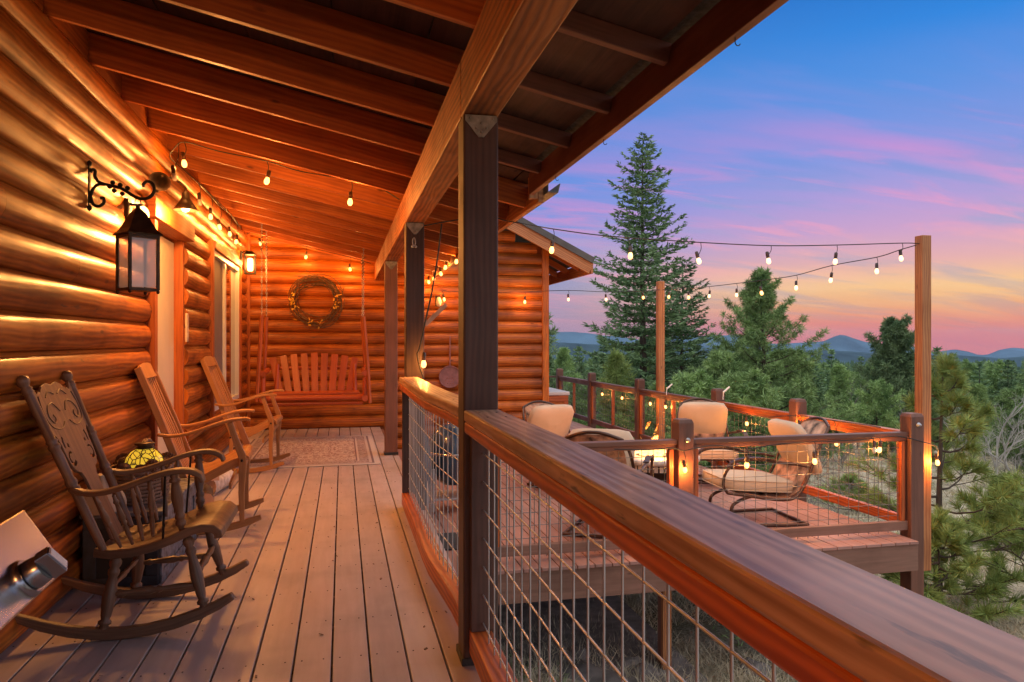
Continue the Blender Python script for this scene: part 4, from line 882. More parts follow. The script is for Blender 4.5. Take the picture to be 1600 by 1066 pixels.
half = [(0, .745), (.06, .755), (.11, .742), (.145, .715), (.165, .722), (.185, .71), (.21, .745), (.238, .752), (.232, .53), (.212, .512), (.195, .528), (.18, .512), (.168, .47), (.166, .42), (.155, .375), (.13, .348), (.09, .335), (.072, .30), (.066, .22), (.07, .12), (.078, .01)]
outl = half + [(-a, b_) for a, b_ in half[::-1][:-1]]
def cscroll(cx, cy, r, sgn):
    o_ = [(cx + sgn * r * math.cos(q), cy + r * math.sin(q)) for q in np.linspace(R(60), R(330), 12)]; i_ = [(cx + sgn * r * .62 * math.cos(q), cy + .004 + r * .62 * math.sin(q)) for q in np.linspace(R(330), R(60), 12)]
    return o_ + i_
holes = []
for s in (-1, 1):
    holes += [cscroll(s * .118, .405, .034, -s), [(s * .135, .462), (s * .15, .455), (s * .152, .49), (s * .14, .512), (s * .128, .505), (s * .136, .488)], [(s * .10, .455), (s * .115, .462), (s * .108, .478), (s * .094, .47)]]
m_ = MB(); m_.prism(outl, B0 + Vector((0, 0, 0)) - Vector((BD.z, 0, -BD.x)) * .006, (0, 1, 0), BD, Vector((BD.z, 0, -BD.x)) * .013, holes); m_.build('carved_splat', 'oak', rc, bevel=.0015)
m_ = MB(); nn = Vector((BD.z, 0, -BD.x))
def onb(u, v, d=.008): return B0 + BD * v + Vector((0, u, 0)) + nn * d
for s in (-1, 1):
    m_.tube(spline([onb(s * .03, .62), onb(s * .08, .66), onb(s * .14, .65), onb(s * .17, .61), onb(s * .14, .575), onb(s * .11, .59), onb(s * .12, .61)], 5), .0035, 5)
    m_.tube(spline([onb(s * .19, .70), onb(s * .205, .64), onb(s * .195, .58), onb(s * .15, .55), onb(s * .08, .545), onb(s * .03, .57)], 5), .003, 5)
    m_.tube(spline([onb(s * .02, .70), onb(s * .07, .715), onb(s * .12, .69)], 5), .003, 5)
m_.build('carving', 'oak', rc)
for s in (-1, 1):
    m_ = MB(); ap = spline([(-.20, s * .232, .635), (-.14, s * .25, .618), (-.06, s * .265, .622), (.04, s * .272, .65), (.14, s * .275, .685), (.21, s * .277, .70), (.27, s * .278, .698), (.31, s * .278, .678), (.322, s * .278, .65)], 4)
    m_.bar(ap, [.038 + .022 * min(1, i / 10) for i in range(len(ap))], [.022 if i < len(ap) - 4 else .016 for i in range(len(ap))]); m_.build('arm', 'oak', rc, bevel=.007)
    for k, (xa, xs_) in enumerate(((-.10, -.015), (-.03, .03), (.04, .07), (.11, .11))):
        m_ = MB(); za_ = .608 + (.0 if xa < 0 else .0) + max(0, (xa + .03)) * .38; spindle(m_, (xa, s * .268, za_), (xs_, s * .215, .375 + max(0, xs_) * .35), .0115); m_.build('arm_spindle', 'oak', rc)
    m_ = MB(); turned_leg(m_, (.205, s * .275, .69), (.225, s * .215, .43), .024); m_.build('arm_post', 'oak', rc)
    m_ = MB(); m_.tube([(.17, s * .272, .68), (.155, s * .24, .405)], .005, 6); m_.build('brace_rod', 'iron', rc)
    m_ = MB(); turned_leg(m_, (.325, s * .25, .09), (.235, s * .185, .425), .026); m_.build('front_leg', 'oak', rc)
    m_ = MB(); turned_leg(m_, (-.075, s * .25, .035), (-.035, s * .19, .352), .028); m_.build('rear_leg', 'oak', rc)
    m_ = MB(); spindle(m_, (-.055, s * .225, .18), (.29, s * .228, .20), .015); m_.build('stretcher', 'oak', rc)
m_ = MB(); spindle(m_, (.285, -.215, .245), (.285, .215, .245), .016); m_.build('stretcher', 'oak', rc)
m_ = MB(); spindle(m_, (-.055, -.22, .205), (-.055, .22, .205), .012); m_.build('stretcher', 'oak', rc)

# ------------------------------------------------------------------ slatted rocker, twice
sl = thing('rocking_chair', (-.84, 5.36, 0), 'weathered slat-back wooden rocking chair with curved arms, beside the cream door', 'rocking chair', 'slatted rocking chairs', rz=R(4))
for s in (-1, 1):
    m_ = MB(); xs = np.linspace(-.50, .42, 12); m_.bar([(x, s * .275, .022 + .42 * (x - .02) ** 2) for x in xs], .032, [.03] + [.044] * 10 + [.03]); m_.build('rocker', 'teak', sl, bevel=.006)
    m_ = MB(); m_.bar(spline([(-.43, s * .235, 1.08), (-.33, s * .245, .86), (-.23, s * .255, .63), (-.15, s * .26, .44), (-.10, s * .262, .33)], 4), .03, .05); m_.build('back_post', 'teak', sl, bevel=.006)
    m_ = MB(); m_.bar(spline([(-.29, s * .29, .655), (-.18, s * .30, .645), (-.05, s * .305, .665), (.08, s * .31, .705), (.2, s * .31, .735), (.30, s * .31, .742), (.345, s * .31, .735)], 4), [.03 + .03 * min(1, i / 12) for i in range(25)], .02); m_.build('arm', 'teak', sl, bevel=.007)
    m_ = MB(); m_.bar([(.20, s * .30, .722), (.235, s * .295, .62), (.285, s * .29, .50), (.29, s * .285, .44), (.28, s * .28, .25), (.285, s * .278, .06)], .03, [.04, .045, .055, .055, .042, .034]); m_.build('front_leg', 'teak', sl, bevel=.005)
    m_ = MB(); m_.bar([(-.12, s * .262, .36), (-.13, s * .27, .2), (-.14, s * .275, .045)], .03, [.05, .04, .034]); m_.build('rear_leg', 'teak', sl, bevel=.005)
    m_ = MB(); m_.bar(spline([(-.14, s * .235, .345), (0, s * .24, .35), (.12, s * .245, .40), (.24, s * .25, .452), (.30, s * .25, .45)], 4), .026, .06); m_.build('seat_rail', 'teak', sl, bevel=.005)
    m_ = MB(); m_.sphere((.285, s * .308, .47), .009, 8, 5); m_.sphere((-.135, s * .278, .34), .009, 8, 5); m_.build('bolt', 'iron', sl)
for i in range(9):
    y = -.195 + i * .0488; ys = y / .195
    m_ = MB(); k = 1 - .08 * (1 - ys * ys); m_.bar(spline([(-.405 - .012 * (1 - ys * ys), y * .93, 1.02), (-.325 - .02 * (1 - ys * ys), y * .96, .84), (-.222 - .02 * (1 - ys * ys), y * .98, .62), (-.165 - .01, y, .47), (-.12, y, .365)], 4), .033, .011); m_.build('back_slat', 'teak', sl, bevel=.003)
    m_ = MB(); m_.bar(spline([(-.13, y * 1.12, .378), (-.02, y * 1.15, .372), (.1, y * 1.18, .408), (.2, y * 1.2, .455), (.28, y * 1.2, .49), (.325, y * 1.2, .485), (.335, y * 1.2, .455)], 4), .044, .014); m_.build('seat_slat', 'teak', sl, bevel=.003)
BDs = Vector((-.10, 0, .215)).normalized()
m_ = MB(); m_.prism([(-.22, 0), (.22, 0), (.22, .075)] + [(.22 * math.cos(q), .078 + .03 * math.sin(q)) for q in np.linspace(.25, math.pi - .25, 9)] + [(-.22, .075)], (-.40, 0, 1.0), (0, 1, 0), BDs, (.02, 0, .009)); m_.build('crest_rail', 'teak', sl, bevel=.005)
for (x, z) in ((.20, .30), (-.13, .20), (.29, .40)): 
    m_ = MB(); m_.box(x - .01, x + .01, -.265, .265, z - .02, z + .02); m_.build('stretcher', 'teak', sl, bevel=.003)
sl.location.x = -.91; sl.scale = (.88, 1, 1)
copy_tree(sl, (-.90, 7.62, 0), R(-2), 'bright orange slat-back wooden rocking chair below the window, at the edge of the rug')

# ------------------------------------------------------------------ chest, basket, lamp
ch = thing('storage_chest', (-1.09, 4.55, 0), 'dark painted wooden chest with worn blue end against the log wall', 'chest')
m_ = MB(); m_.box(-.185, .175, -.46, .46, 0.0, .355); m_.build('body', 'blackpaint', ch, bevel=.005)
m_ = MB(); m_.box(.1755, .185, -.455, -.39, .0, .352); m_.box(.1755, .185, .39, .455, 0, .352); m_.box(.1755, .185, -.389, .389, .285, .352); m_.box(.1755, .185, -.389, .389, 0, .06); m_.box(.1752, .178, -.388, .388, .061, .284); m_.build('worn_front', 'chestworn', ch, bevel=.002, )
m_ = MB(); 
m_.box(-.18, .17, -.4695, -.461, 0, .05); m_.box(-.18, .17, -.4695, -.461, .30, .352); m_.box(-.18, -.12, -.4695, -.461, .051, .299); m_.box(.11, .17, -.4695, -.461, .051, .299); m_.build('end_panel', 'chestblue', ch, bevel=.002)
m_ = MB(); m_.box(-.195, .195, -.475, .475, .3555, .38); m_.build('lid', 'chestworn', ch, bevel=.006)
bs = thing('wicker_basket', (-1.09, 4.45, .38), 'oval wicker basket of pine cones on the chest', 'basket'); bs.scale = (1, .93, 1.32)
m_ = MB(); ny = 40
for k in range(9):
    z = .006 + k * .0155; rr0 = .15 + .035 * (k / 8); m_.tube([(rr0 * .85 * math.cos(q), (rr0 + .09) * math.sin(q), z + .004 * math.sin(q * 20 + k * math.pi)) for q in (2 * math.pi * i / ny for i in range(ny + 1))], .0075, 6, False)
for i in range(26):
    q = 2 * math.pi * i / 26; m_.tube([(.128 * math.cos(q), .24 * math.sin(q), 0), (.16 * math.cos(q), .278 * math.sin(q), .145)], .005, 5)
m_.lathe((0, 0, .003), [(.001, 0), (.13, 0), (.13, .004), (.001, .004)], 20)
m_.build('body', 'wicker', bs)
m_ = MB()
for ph in (0, 2.1, 4.2): m_.tube([(.0 + .01 * math.cos(ph + q * 7), .12 + .15 * math.cos(q) + .006 * math.sin(ph + q * 7), .13 + .10 * math.sin(q)) for q in (math.pi * i / 36 for i in range(37))], .008, 6)
m_.build('handle', 'wicker', bs)
def conemesh():
    m_ = MB()
    for k in range(8):
        z = -.03 + k * .0085; r_ = .030 * math.sin(math.pi * (k + 1.2) / 9.6) + .004; nn_ = 8
        for j in range(nn_):
            q = 2 * math.pi * (j + (k % 2) * .5) / nn_; a = Vector((math.cos(q), math.sin(q), 0)); b_ = Vector((-math.sin(q), math.cos(q), 0))
            m_.obox(a * r_ * .62 + Vector((0, 0, z + .004)), a * r_ * .42 + Vector((0, 0, .004)), b_ * r_ * .30, (0, 0, .0016))
    m_.lathe((0, 0, 0), [(.002, -.03), (.012, -.015), (.014, .01), (.002, .035)], 8); return m_
pc0 = conemesh().build('pine_cone', 'pinecone'); tag(pc0, 'brown pine cone in the heap filling the wicker basket', 'pine cone', 'pine cones in the basket')
pcs = []
random.seed(3)
for k in range(36):
    o = pc0 if k == 0 else pc0.copy()
    if k: COL.objects.link(o)
    q = random.random() * 6.28; rr0 = math.sqrt(random.random()); x, y = .145 * rr0 * math.cos(q), .255 * rr0 * math.sin(q)
    o.location = (-1.09 + x, 4.45 + y * .93, .38 + .19 + .03 * (1 - rr0) + random.uniform(-.01, .012)); o.rotation_euler = (random.random() * 3, random.random() * 3, random.random() * 6); o.scale = [random.uniform(.8, 1.15)] * 3
tl = thing('solar_lamp', at(226, 727, X=-1.05), 'glowing yellow stained-glass lamp shade nestled in the basket', 'lamp')
m_ = MB(); m_.lathe((0, 0, 0), [(.096, .0), (.097, .02), (.088, .048), (.068, .074), (.042, .09)], 24); m_.build('lamp_shade', 'tiffany', tl)
m_ = MB(); m_.lathe((0, 0, .091), [(.040, 0), (.046, .004), (.034, .016), (.05, .022), (.05, .03), (.001, .032)], 24); m_.lathe((0, 0, -.10), [(.06, 0), (.06, .01), (.012, .02), (.012, .095), (.001, .1)], 16)
for i in range(8):
    q = 2 * math.pi * i / 8; m_.tube([(r_ * math.cos(q), r_ * math.sin(q), z_) for r_, z_ in ((.0975, 0), (.0985, .02), (.0895, .048), (.0695, .074), (.0435, .09))], .0025, 5)
m_.build('cap', 'bronze', tl); plight('glow', tl.location + Vector((0, 0, .03)), .6, (1, .75, .2), .03, tl)
cl = MB(); random.seed(5); rings = []
for k in range(10):
    t_ = k / 9; ring = []
    for j in range(18):
        q = 2 * math.pi * j / 18; r_ = (.085 + .02 * math.sin(t_ * 5)) * (1 - .55 * t_ ** 2) + .014 * math.sin(q * 5 + t_ * 3) + .008 * math.sin(q * 9); ring.append((r_ * math.cos(q), r_ * 1.1 * math.sin(q), .0 + .19 * t_))
    rings.append(ring)
cl.grid(rings); bag = cl.build('cloth_bag', 'canvas'); bag.location = (-1.19, 4.12, .381); tag(bag, 'crumpled cream cloth bag on the near end of the chest', 'bag')
# firewood and kindling by the door
random.seed(11)
fwp = [(-1.02, 6.55, .075, .075, .46, 80, 'birchbark', 'white-barked birch log lying on the floor under the second rocking chair'), (-1.17, 6.35, .07, .07, .42, 95, 'bark', 'brown split log lying beside the birch log'),
       (-1.12, 6.28, .19, .055, .4, 70, 'palelog', 'short pale split log resting on the firewood pile'), (-1.02, 6.02, .06, .06, .36, 100, 'bark', 'round brown log at the near end of the firewood pile')]
for (x, y, z, r_, ln0, rot, mt, lab) in fwp:
    lg = thing('firewood_log', (x, y, z), lab, 'log', rz=R(rot)); m_ = MB(); nn_ = 12
    m_.grid([[(X_, r_ * (1 + .1 * math.sin(j * 1.9)) * math.cos(2 * math.pi * j / nn_), r_ * (1 + .08 * math.cos(j * 2.3)) * math.sin(2 * math.pi * j / nn_)) for j in range(nn_)] for X_ in np.linspace(-ln0 / 2, ln0 / 2, 5)], cap=False); m_.build('bark', mt, lg)
    for s in (-1, 1):
        m_ = MB(); m_.grid([[(s * (ln0 / 2 - .001 + .002 * k), r_ * .97 * math.cos(2 * math.pi * j / nn_), r_ * .97 * math.sin(2 * math.pi * j / nn_)) for j in range(nn_)] for k in (0, 1)]); m_.build('cut_end', 'palelog', lg)
k0 = None
for k in range(16):
    if k0 is None:
        m_ = MB(); m_.prism([(0, 0), (.045, .005), (.03, .04)], (0, 0, 0), (0, 1, 0), (0, 0, 1), (.17, .01, .0)); k0 = m_.build('kindling', 'palelog', bevel=.002); tag(k0, 'small pale split piece in the kindling heap against the wall', 'kindling', 'kindling pieces'); o = k0
    else: o = k0.copy(); COL.objects.link(o)
    o.location = (-1.18 + random.uniform(-.06, .12), 6.0 + random.uniform(-.22, .4), .20 + random.uniform(-.05, .07)); o.rotation_euler = (random.uniform(-.6, .6), random.uniform(-.5, .5), random.uniform(0, 6.3)); o.scale = [random.uniform(.6, 1.2)] * 3
m_ = MB(); m_.box(-1.28, -1.0, 5.72, 6.5, 0.002, .02); m_.box(-1.28, -1.26, 5.72, 6.5, .021, .14); m_.box(-1.02, -1.0, 5.72, 6.2, .021, .10); tag(m_.build('log_holder', 'greywood'), 'low weathered wooden box holding the kindling', 'box')
# ------------------------------------------------------------------ rug
m_ = MB(); m_.box(-.76, .76, -1.15, 1.15, 0, .008); rg = m_.build('rug', 'rug', bevel=.002); rg.location = (-.385, 8.71, .003); tag(rg, 'faded red and cream patterned rug in front of the swing', 'rug')
# ------------------------------------------------------------------ porch swing
sw = thing('porch_swing', (-.36, 9.9, 0), 'red log porch swing with fanned slat back hanging before the end wall', 'swing')
FY, BY = 9.58, 10.12
def tb(part, pts, r_, mat='swingwood', n=10): m_ = MB(); m_.tube(pts, r_, n); return m_.build(part, mat, sw, world=True)
seatz = at(490, 622, Y=FY).z
xl = at(411, 600, Y=FY).x; xr = at(570, 600, Y=FY).x
for x, s in ((xl, -1), (xr, 1)):
    tb('arm_log', [(x, FY - .06, at(411, 584, Y=FY).z), (x, BY + .05, at(411, 584, Y=FY).z + .02)], .036)
    tb('side_log', [(x, FY - .07, seatz - .01), (x, BY + .06, seatz - .01)], .04)
    tb('arm_post', [(x, FY, seatz + .03), (x, FY, at(411, 588, Y=FY).z - .03)], [.03, .027])
    tb('back_leg', [(x - s * .11, BY - .03, seatz - .06), (x - s * .12, BY + .10, at(430, 570, Y=BY).z)], [.03, .024])
tb('front_log', [(xl - .03, FY + .05, seatz), (xr + .03, FY + .05, seatz)], .033); tb('back_log', [(xl - .03, BY, seatz - .02), (xr + .03, BY, seatz - .02)], .033)
tb('seat_support_log', [(xl + .02, FY + .1, seatz - .075), (xr - .02, FY + .1, seatz - .075)], .028)
zt_ = at(490, 575, Y=BY + .12).z; tb('back_log', [(xl + .1, BY + .135, zt_ - .0), (xr - .1, BY + .135, zt_ - .0)], .024)
for i in range(9):
    k = (i - 4) / 4; xb = at(492, 610, Y=BY).x + k * .44; xt = at(491, 560, Y=BY + .12).x + k * .535; zt2 = at(491, 552 + 7 * k * k, Y=BY + .12).z
    m_ = MB(); m_.beam((xb, BY + .0, seatz + .03), (xt, BY + .12, zt2), .088, .02, (0, 1, 0)); m_.build('back_slat', 'swingwood', sw, bevel=.005, world=True)
for i in range(5):
    y = FY + .07 + i * .1; m_ = MB(); m_.box(xl + .06, xr - .06, y, y + .085, seatz + .035, seatz + .055); m_.build('seat_slat', 'swingwood', sw, bevel=.004, world=True)
pl = [(at(409, 493, Y=FY - .04), at(401, 628, Y=FY - .04)), (at(568, 495, Y=FY - .04), at(578, 630, Y=FY - .04))]
for i, (a, b_) in enumerate(pl):
    tb('hanging_pole', [a, (a + b_) / 2 + Vector((.004, 0, 0)), b_], [.024, .027, .024], 'rail'); a2 = Vector((a.x, BY, a.z)); b2 = Vector((b_.x - (.02 if i else -.02), BY, b_.z)); tb('hanging_pole', [a2, b2], .024, 'rail')
    for aa in (a, a2):
        topz = zr(aa.x) - .16; m_ = MB(); z = aa.z; k = 0
        while z < topz:
            d = Vector((.008, 0, 0)) if k % 2 else Vector((0, .008, 0)); m_.tube([Vector((aa.x, aa.y, z + .016)) + d * math.cos(q) + Vector((0, 0, .017 * math.sin(q))) for q in (2 * math.pi * j / 8 for j in range(9))], .0028, 5, False); z += .027; k += 1
        m_.build('chain', 'galv', sw, world=True)
        m_ = MB(); m_.tube([(aa.x + .014 * math.cos(q), aa.y + .014 * math.sin(q), topz - .32 + .26 * k / 40) for k, q in ((k, k * .9) for k in range(41))], .003, 5); m_.build('spring', 'iron', sw, world=True)
# ------------------------------------------------------------------ wreath
c = at(493, 471, Y=10.80); wr = thing('wreath', c, 'grapevine wreath with yellow flowers on the end wall above the swing', 'wreath')
random.seed(21); m_ = MB()
for k in range(52):
    q0 = random.random() * 6.28; ln0 = random.uniform(1.0, 3.4); rr0 = .305 + random.gauss(0, .038); oz = random.gauss(0, .022); pts = []
    for i in range(12):
        q = q0 + ln0 * i / 11; r_ = rr0 + .022 * math.sin(q * 3 + k) + (.07 if i == 11 and k % 3 == 0 else 0) + (.03 if i == 10 and k % 3 == 0 else 0); pts.append((r_ * math.cos(q), oz + .02 * math.sin(q * 4 + k * 1.3), r_ * math.sin(q)))
    m_.tube(pts, random.uniform(.003, .0065), 5)
m_.build('vines', 'vine', wr)
m_ = MB()
for k in range(60):
    q = random.choice([random.uniform(2.8, 3.9), random.uniform(-.5, .3), random.uniform(-1.9, -1.2), random.uniform(3.0, 3.5)]); r_ = .31 + random.gauss(0, .035); p = Vector((r_ * math.cos(q), -.05 + random.uniform(-.02, .01), r_ * math.sin(q)))
    if r_ * 0 == 0: m_.obox(p, Vector((random.gauss(0, 1), random.gauss(0, .5), random.gauss(0, 1))).normalized() * random.uniform(.008, .024), Vector((random.gauss(0, 1), random.gauss(0, .5), random.gauss(0, 1))).normalized() * .010, (0, .002, 0))
m_.build('flowers', 'yellowleaf', wr)['kind'] = 'stuff'
# ------------------------------------------------------------------ pan and spurtle on the wing wall, brace
c = at(703, 589, Y=10.80); pn = thing('hanging_pan', (c.x, 10.80, c.z), 'round perforated pan with a long handle hanging on the wing wall', 'pan')
m_ = MB(); R_ = .158; m_.prism([(R_ * math.cos(q), R_ * math.sin(q)) for q in (2 * math.pi * i / 28 for i in range(28))], (0, .02, 0), (1, 0, 0), (0, 0, 1), (0, .006, 0), [[(x + .008 * math.cos(q), z + .008 * math.sin(q)) for q in (2 * math.pi * i / 6 for i in range(6))] for x, z in ((-.04, -.02), (0, -.03), (.04, -.02), (-.06, -.06), (-.02, -.065), (.02, -.065), (.06, -.06), (-.03, -.1), (.01, -.1), (.05, -.1), (.08, -.03))])
m_.tube([(R_ * math.cos(q), 0.01, R_ * math.sin(q)) for q in (2 * math.pi * i / 28 for i in range(29))], .008, 6, False); m_.build('pan_body', 'pan', pn)
m_ = MB(); m_.tube([(.0, .015, R_ - .01), (.0, .0, .6)], [.012, .011], 8); m_.build('handle', 'pan', pn)
m_ = MB(); a = at(664, 508, Y=8.9); b_ = at(697, 476, Y=8.9); m_.beam(a, b_, .05, .035, (0, 1, 0)); o = m_.build('wooden_brace', 'greywood', bevel=.003); tag(o, 'grey wooden slat leaning up behind the second porch post', 'slat')
# carabiner on the second post
c = at(647, 378, Y=5.43); m_ = MB(); m_.tube([(c.x + .011 * math.cos(q), 5.432, c.z + .03 * math.sin(q)) for q in (2 * math.pi * i / 12 for i in range(13))], .0035, 6, False); m_.sphere((c.x - .012, 5.43, c.z - .035), .010, 8, 6); m_.sphere((c.x + .012, 5.43, c.z - .035), .010, 8, 6); o = m_.build('carabiner', 'galv'); tag(o, 'small steel carabiner hanging from the second post bracket', 'carabiner')
# ------------------------------------------------------------------ grill with steel control panel
gr = thing('gas_grill', (-.85, .95, 0), 'stainless gas grill at the left edge with one big control knob in view', 'grill', rz=0)
pa = at(38, 795, Y=1.62); pb = at(107, 887, Y=1.62); fu = (pa - pb)     # sloping face, from bottom edge to top edge
hd = Vector((at(0, 1012, Y=1.30) - pb)); hd.z *= .15; hd = hd.normalized()     # panel runs towards the camera
Lp = 1.25
P0, P1_, P2_, P3_ = pb, pb + hd * Lp, pa + hd * Lp, pa
nrm = (fu.cross(hd)).normalized(); nrm = nrm if nrm.x > 0 else -nrm
m_ = MB(); m_.obox((P0 + P1_ + P2_ + P3_) / 4 - nrm * .02, hd * Lp / 2, fu / 2, nrm * .02); m_.build('control_panel', 'stainless', gr, world=True, bevel=.004)
kc = at(38, 906, Y=1.62 - .17) 
# project knob centre onto panel plane
ray = (kc - Vector((0, 0, EYE))); k_ = (P0 - Vector((0, 0, EYE))).dot(nrm) / ray.dot(nrm); kc = Vector((0, 0, EYE)) + ray * k_
m_ = MB(); m_.turned(kc, kc + nrm * .012, [(0, .036), (.5, .036), (1, .032)], 28); m_.build('knob_bezel', 'knob', gr, world=True)
m_ = MB(); m_.turned(kc + nrm * .013, kc + nrm * .038, [(0, .027), (.2, .028), (.8, .026), (1, .024)], 28); kb = m_.build('control_knob', 'knob', gr, world=True)
u_ = (fu.normalized() + hd * .5).normalized(); v_ = nrm.cross(u_)
m_ = MB(); m_.obox(kc + nrm * .05, u_ * .026, v_ * .011, nrm * .012); m_.obox(kc + nrm * .0632, u_ * .024, v_ * .010, nrm * .001); m_.build('knob_grip', 'knob', gr, world=True, bevel=.003)
m_ = MB(); m_.obox(kc + nrm * .0650, u_ * .020, v_ * .0085, nrm * .0006); m_.build('knob_mark', 'knobwhite', gr, world=True)
m_ = MB(); m_.box(-1.2, pa.x - .08, .40, 1.56, .08, .80); m_.build('cabinet', 'blackpaint', gr, world=True, bevel=.01)
m_ = MB(); m_.grid([[(x, y, z) for x, z in ((-1.22, .82), (pa.x - .12, .82), (pa.x - .13, .98), (pa.x - .25, 1.12), (-1.05, 1.14), (-1.2, 1.0))] for y in (.42, .9, 1.4)], smooth=False); m_.build('hood', 'stainless', gr, world=True, bevel=.01)
for (x, y) in ((-1.15, .45), (-1.15, 1.5), (-.75, .45), (-.75, 1.5)): m_ = MB(); m_.lathe((x, y, 0), [(.03, 0), (.03, .03), (.015, .05), (.015, .08)], 10); m_.build('foot', 'blackpaint', gr, world=True)
# ------------------------------------------------------------------ cushions
def cushion(mb, M, sx, sy, sz, p=3.2, puff=.35, nu=26, nv=14):
    """pillow-shaped block: rounded outline, puffed middle, pinched seam; M maps local (x,y,z) to the parent frame"""
    rings = []
    for i in range(nv + 1):
        v = math.pi * (i / nv - .5); cz = math.sin(v); cr_ = math.cos(v); ring = []
        zz = math.copysign(abs(cz) ** .55, cz)
        for j in range(nu):
            q = 2 * math.pi * j / nu; c_, s_ = math.cos(q), math.sin(q)
            k = (abs(c_) ** p + abs(s_) ** p) ** (-1 / p); rr0 = max(.002, cr_) ** .28
            x, y = c_ * k * rr0, s_ * k * rr0
            edge = max(abs(x), abs(y)); zth = zz * (1 - puff * edge ** 2.4) + .03 * noise.noise(Vector((x * 2, y * 2, sx * 9)))
            ring.append(M @ Vector((x * sx / 2, y * sy / 2, zth * sz / 2)))
        rings.append(ring)
    return mb.grid(rings)
def patio_chair(loc, rz, label):
    t_ = thing('patio_chair', loc, label, 'patio chair', 'cushioned patio chairs around the fire table', rz)
    for s in (-1, 1):
        m_ = MB(); m_.tube(spline([(.40, s * .33, .34), (.15, s * .33, .30), (-.12, s * .33, .26), (-.28, s * .33, .28), (-.39, s * .325, .42), (-.48, s * .315, .62), (-.58, s * .29, .80), (-.68, s * .24, .92)], 5), .015, 8); m_.build('side_frame', 'chairmetal', t_)
        m_ = MB(); m_.tube(spline([(.40, s * .33, .34), (.45, s * .35, .42), (.43, s * .365, .54), (.33, s * .37, .635), (.12, s * .37, .65), (-.10, s * .36, .615), (-.28, s * .34, .59), (-.42, s * .325, .56)], 5), .014, 8); m_.bar(spline([(.42, s * .365, .585), (.33, s * .37, .652), (.12, s * .37, .667), (-.06, s * .365, .64)], 4), .05, .012); m_.build('armrest', 'chairmetal', t_)
        m_ = MB(); m_.tube(spline([(-.02, s * .22, .28), (.14, s * .22, .27), (.30, s * .23, .20), (.30, s * .25, .09), (.16, s * .28, .025), (-.12, s * .31, .018), (-.40, s * .33, .018)], 5), .016, 8); m_.build('sled_leg', 'chairmetal', t_)
    for (x, y, z, r_) in ((-.40, .34, .018, .016), (-.02, .23, .285, .015), (.16, .28, .028, .013)):
        m_ = MB(); m_.tube([(x, -y, z), (x, y, z)], r_, 8); m_.build('cross_bar', 'chairmetal', t_)
    m_ = MB(); m_.tube(spline([(-.68, -.24, .92), (-.72, -.1, .97), (-.725, 0, .98), (-.72, .1, .97), (-.68, .24, .92)], 5), .015, 8); m_.build('back_arch', 'chairmetal', t_)
    m_ = MB(); rings = []
    for (x, z, w_) in ((.30, .33, .27), (.0, .285, .28), (-.22, .26, .28), (-.34, .33, .28), (-.45, .55, .27), (-.57, .78, .25), (-.68, .93, .22), (-.71, .96, .14)):
        rings.append([(x, -w_, z), (x, w_, z), (x - .004, w_, z - .004), (x - .004, -w_, z - .004)])
    m_.grid(rings); m_.build('sling', 'slingfabric', t_)
    m_ = MB(); cushion(m_, Matrix.Translation((.05, 0, .385)) @ Matrix.Rotation(R(-4), 4, 'Y'), .72, .60, .15, p=8, puff=.15); m_.build('seat_cushion', 'cushion', t_)
    m_ = MB(); cushion(m_, Matrix.Translation((-.455, 0, .71)) @ Matrix.Rotation(R(-63), 4, 'Y'), .56, .62, .17, p=6, puff=.4); m_.build('back_cushion', 'cushion', t_)
    m_ = MB()
    for (M_, sx, sy) in ((Matrix.Translation((.05, 0, .385)) @ Matrix.Rotation(R(-4), 4, 'Y'), .72, .60),):
        for zz in (-.045, .045):
            pts = []
            for j in range(49):
                q = 2 * math.pi * j / 48; c_, s_ = math.cos(q), math.sin(q); k = (abs(c_) ** 8 + abs(s_) ** 8) ** (-1 / 8) * 1.0; pts.append(M_ @ Vector((c_ * k * sx / 2 * .992, s_ * k * sy / 2 * .992, zz)))
            m_.tube(pts, .006, 6, False)
    m_.build('piping', 'cushion', t_)
    return t_
pcc = patio_chair((3.90, 6.50, DZ), R(176), 'cushioned patio chair seen from the side between the front rail posts')
def pc(loc, rz, label): return copy_tree(pcc, loc, rz, label)
pc((4.40, 8.30, DZ), R(-108), 'cushioned patio chair behind the fire table with its back against the side railing')
pc((2.62, 8.35, DZ), R(-74), 'cushioned patio chair on the house side of the fire table')
pc((2.42, 6.52, DZ), R(60), 'cushioned patio chair seen from behind beside the front rail')
# ------------------------------------------------------------------ fire table
TC = Vector((3.30, 7.42, DZ)); ft = thing('fire_table', TC, 'round stone-topped fire table with open flames', 'fire table')
m_ = MB(); m_.lathe((0, 0, 0), [(.20, .50), (.215, .52), (.46, .52), (.475, .51), (.475, .475), (.46, .465), (.30, .46)], 48); m_.build('table_top', 'stonetop', ft)
m_ = MB(); m_.lathe((0, 0, 0), [(.001, .44), (.19, .44), (.205, .515)], 32); m_.lathe((0, 0, 0), [(.42, .464), (.42, .39), (.40, .385), (.32, .36), (.30, .05), (.36, .03), (.36, .0)], 36); m_.build('pedestal', 'firebowl', ft)
m_ = MB()
for i in range(48):
    q = 2 * math.pi * i / 48; m_.obox((.424 * math.cos(q), .424 * math.sin(q), .427), (.006 * math.cos(q), .006 * math.sin(q), 0), (-.02 * math.sin(q), .02 * math.cos(q), 0), (0, 0, .032))
m_.build('tile_band', 'stonetop', ft, bevel=.002)['kind'] = 'stuff'
m_ = MB(); random.seed(4)
for i in range(40):
    q = random.random() * 6.28; r_ = .17 * math.sqrt(random.random()); m_.sphere((r_ * math.cos(q), r_ * math.sin(q), .455), random.uniform(.018, .028), 7, 5)
m_.build('lava_rocks', 'rock', ft)['kind'] = 'stuff'
fl = MB()
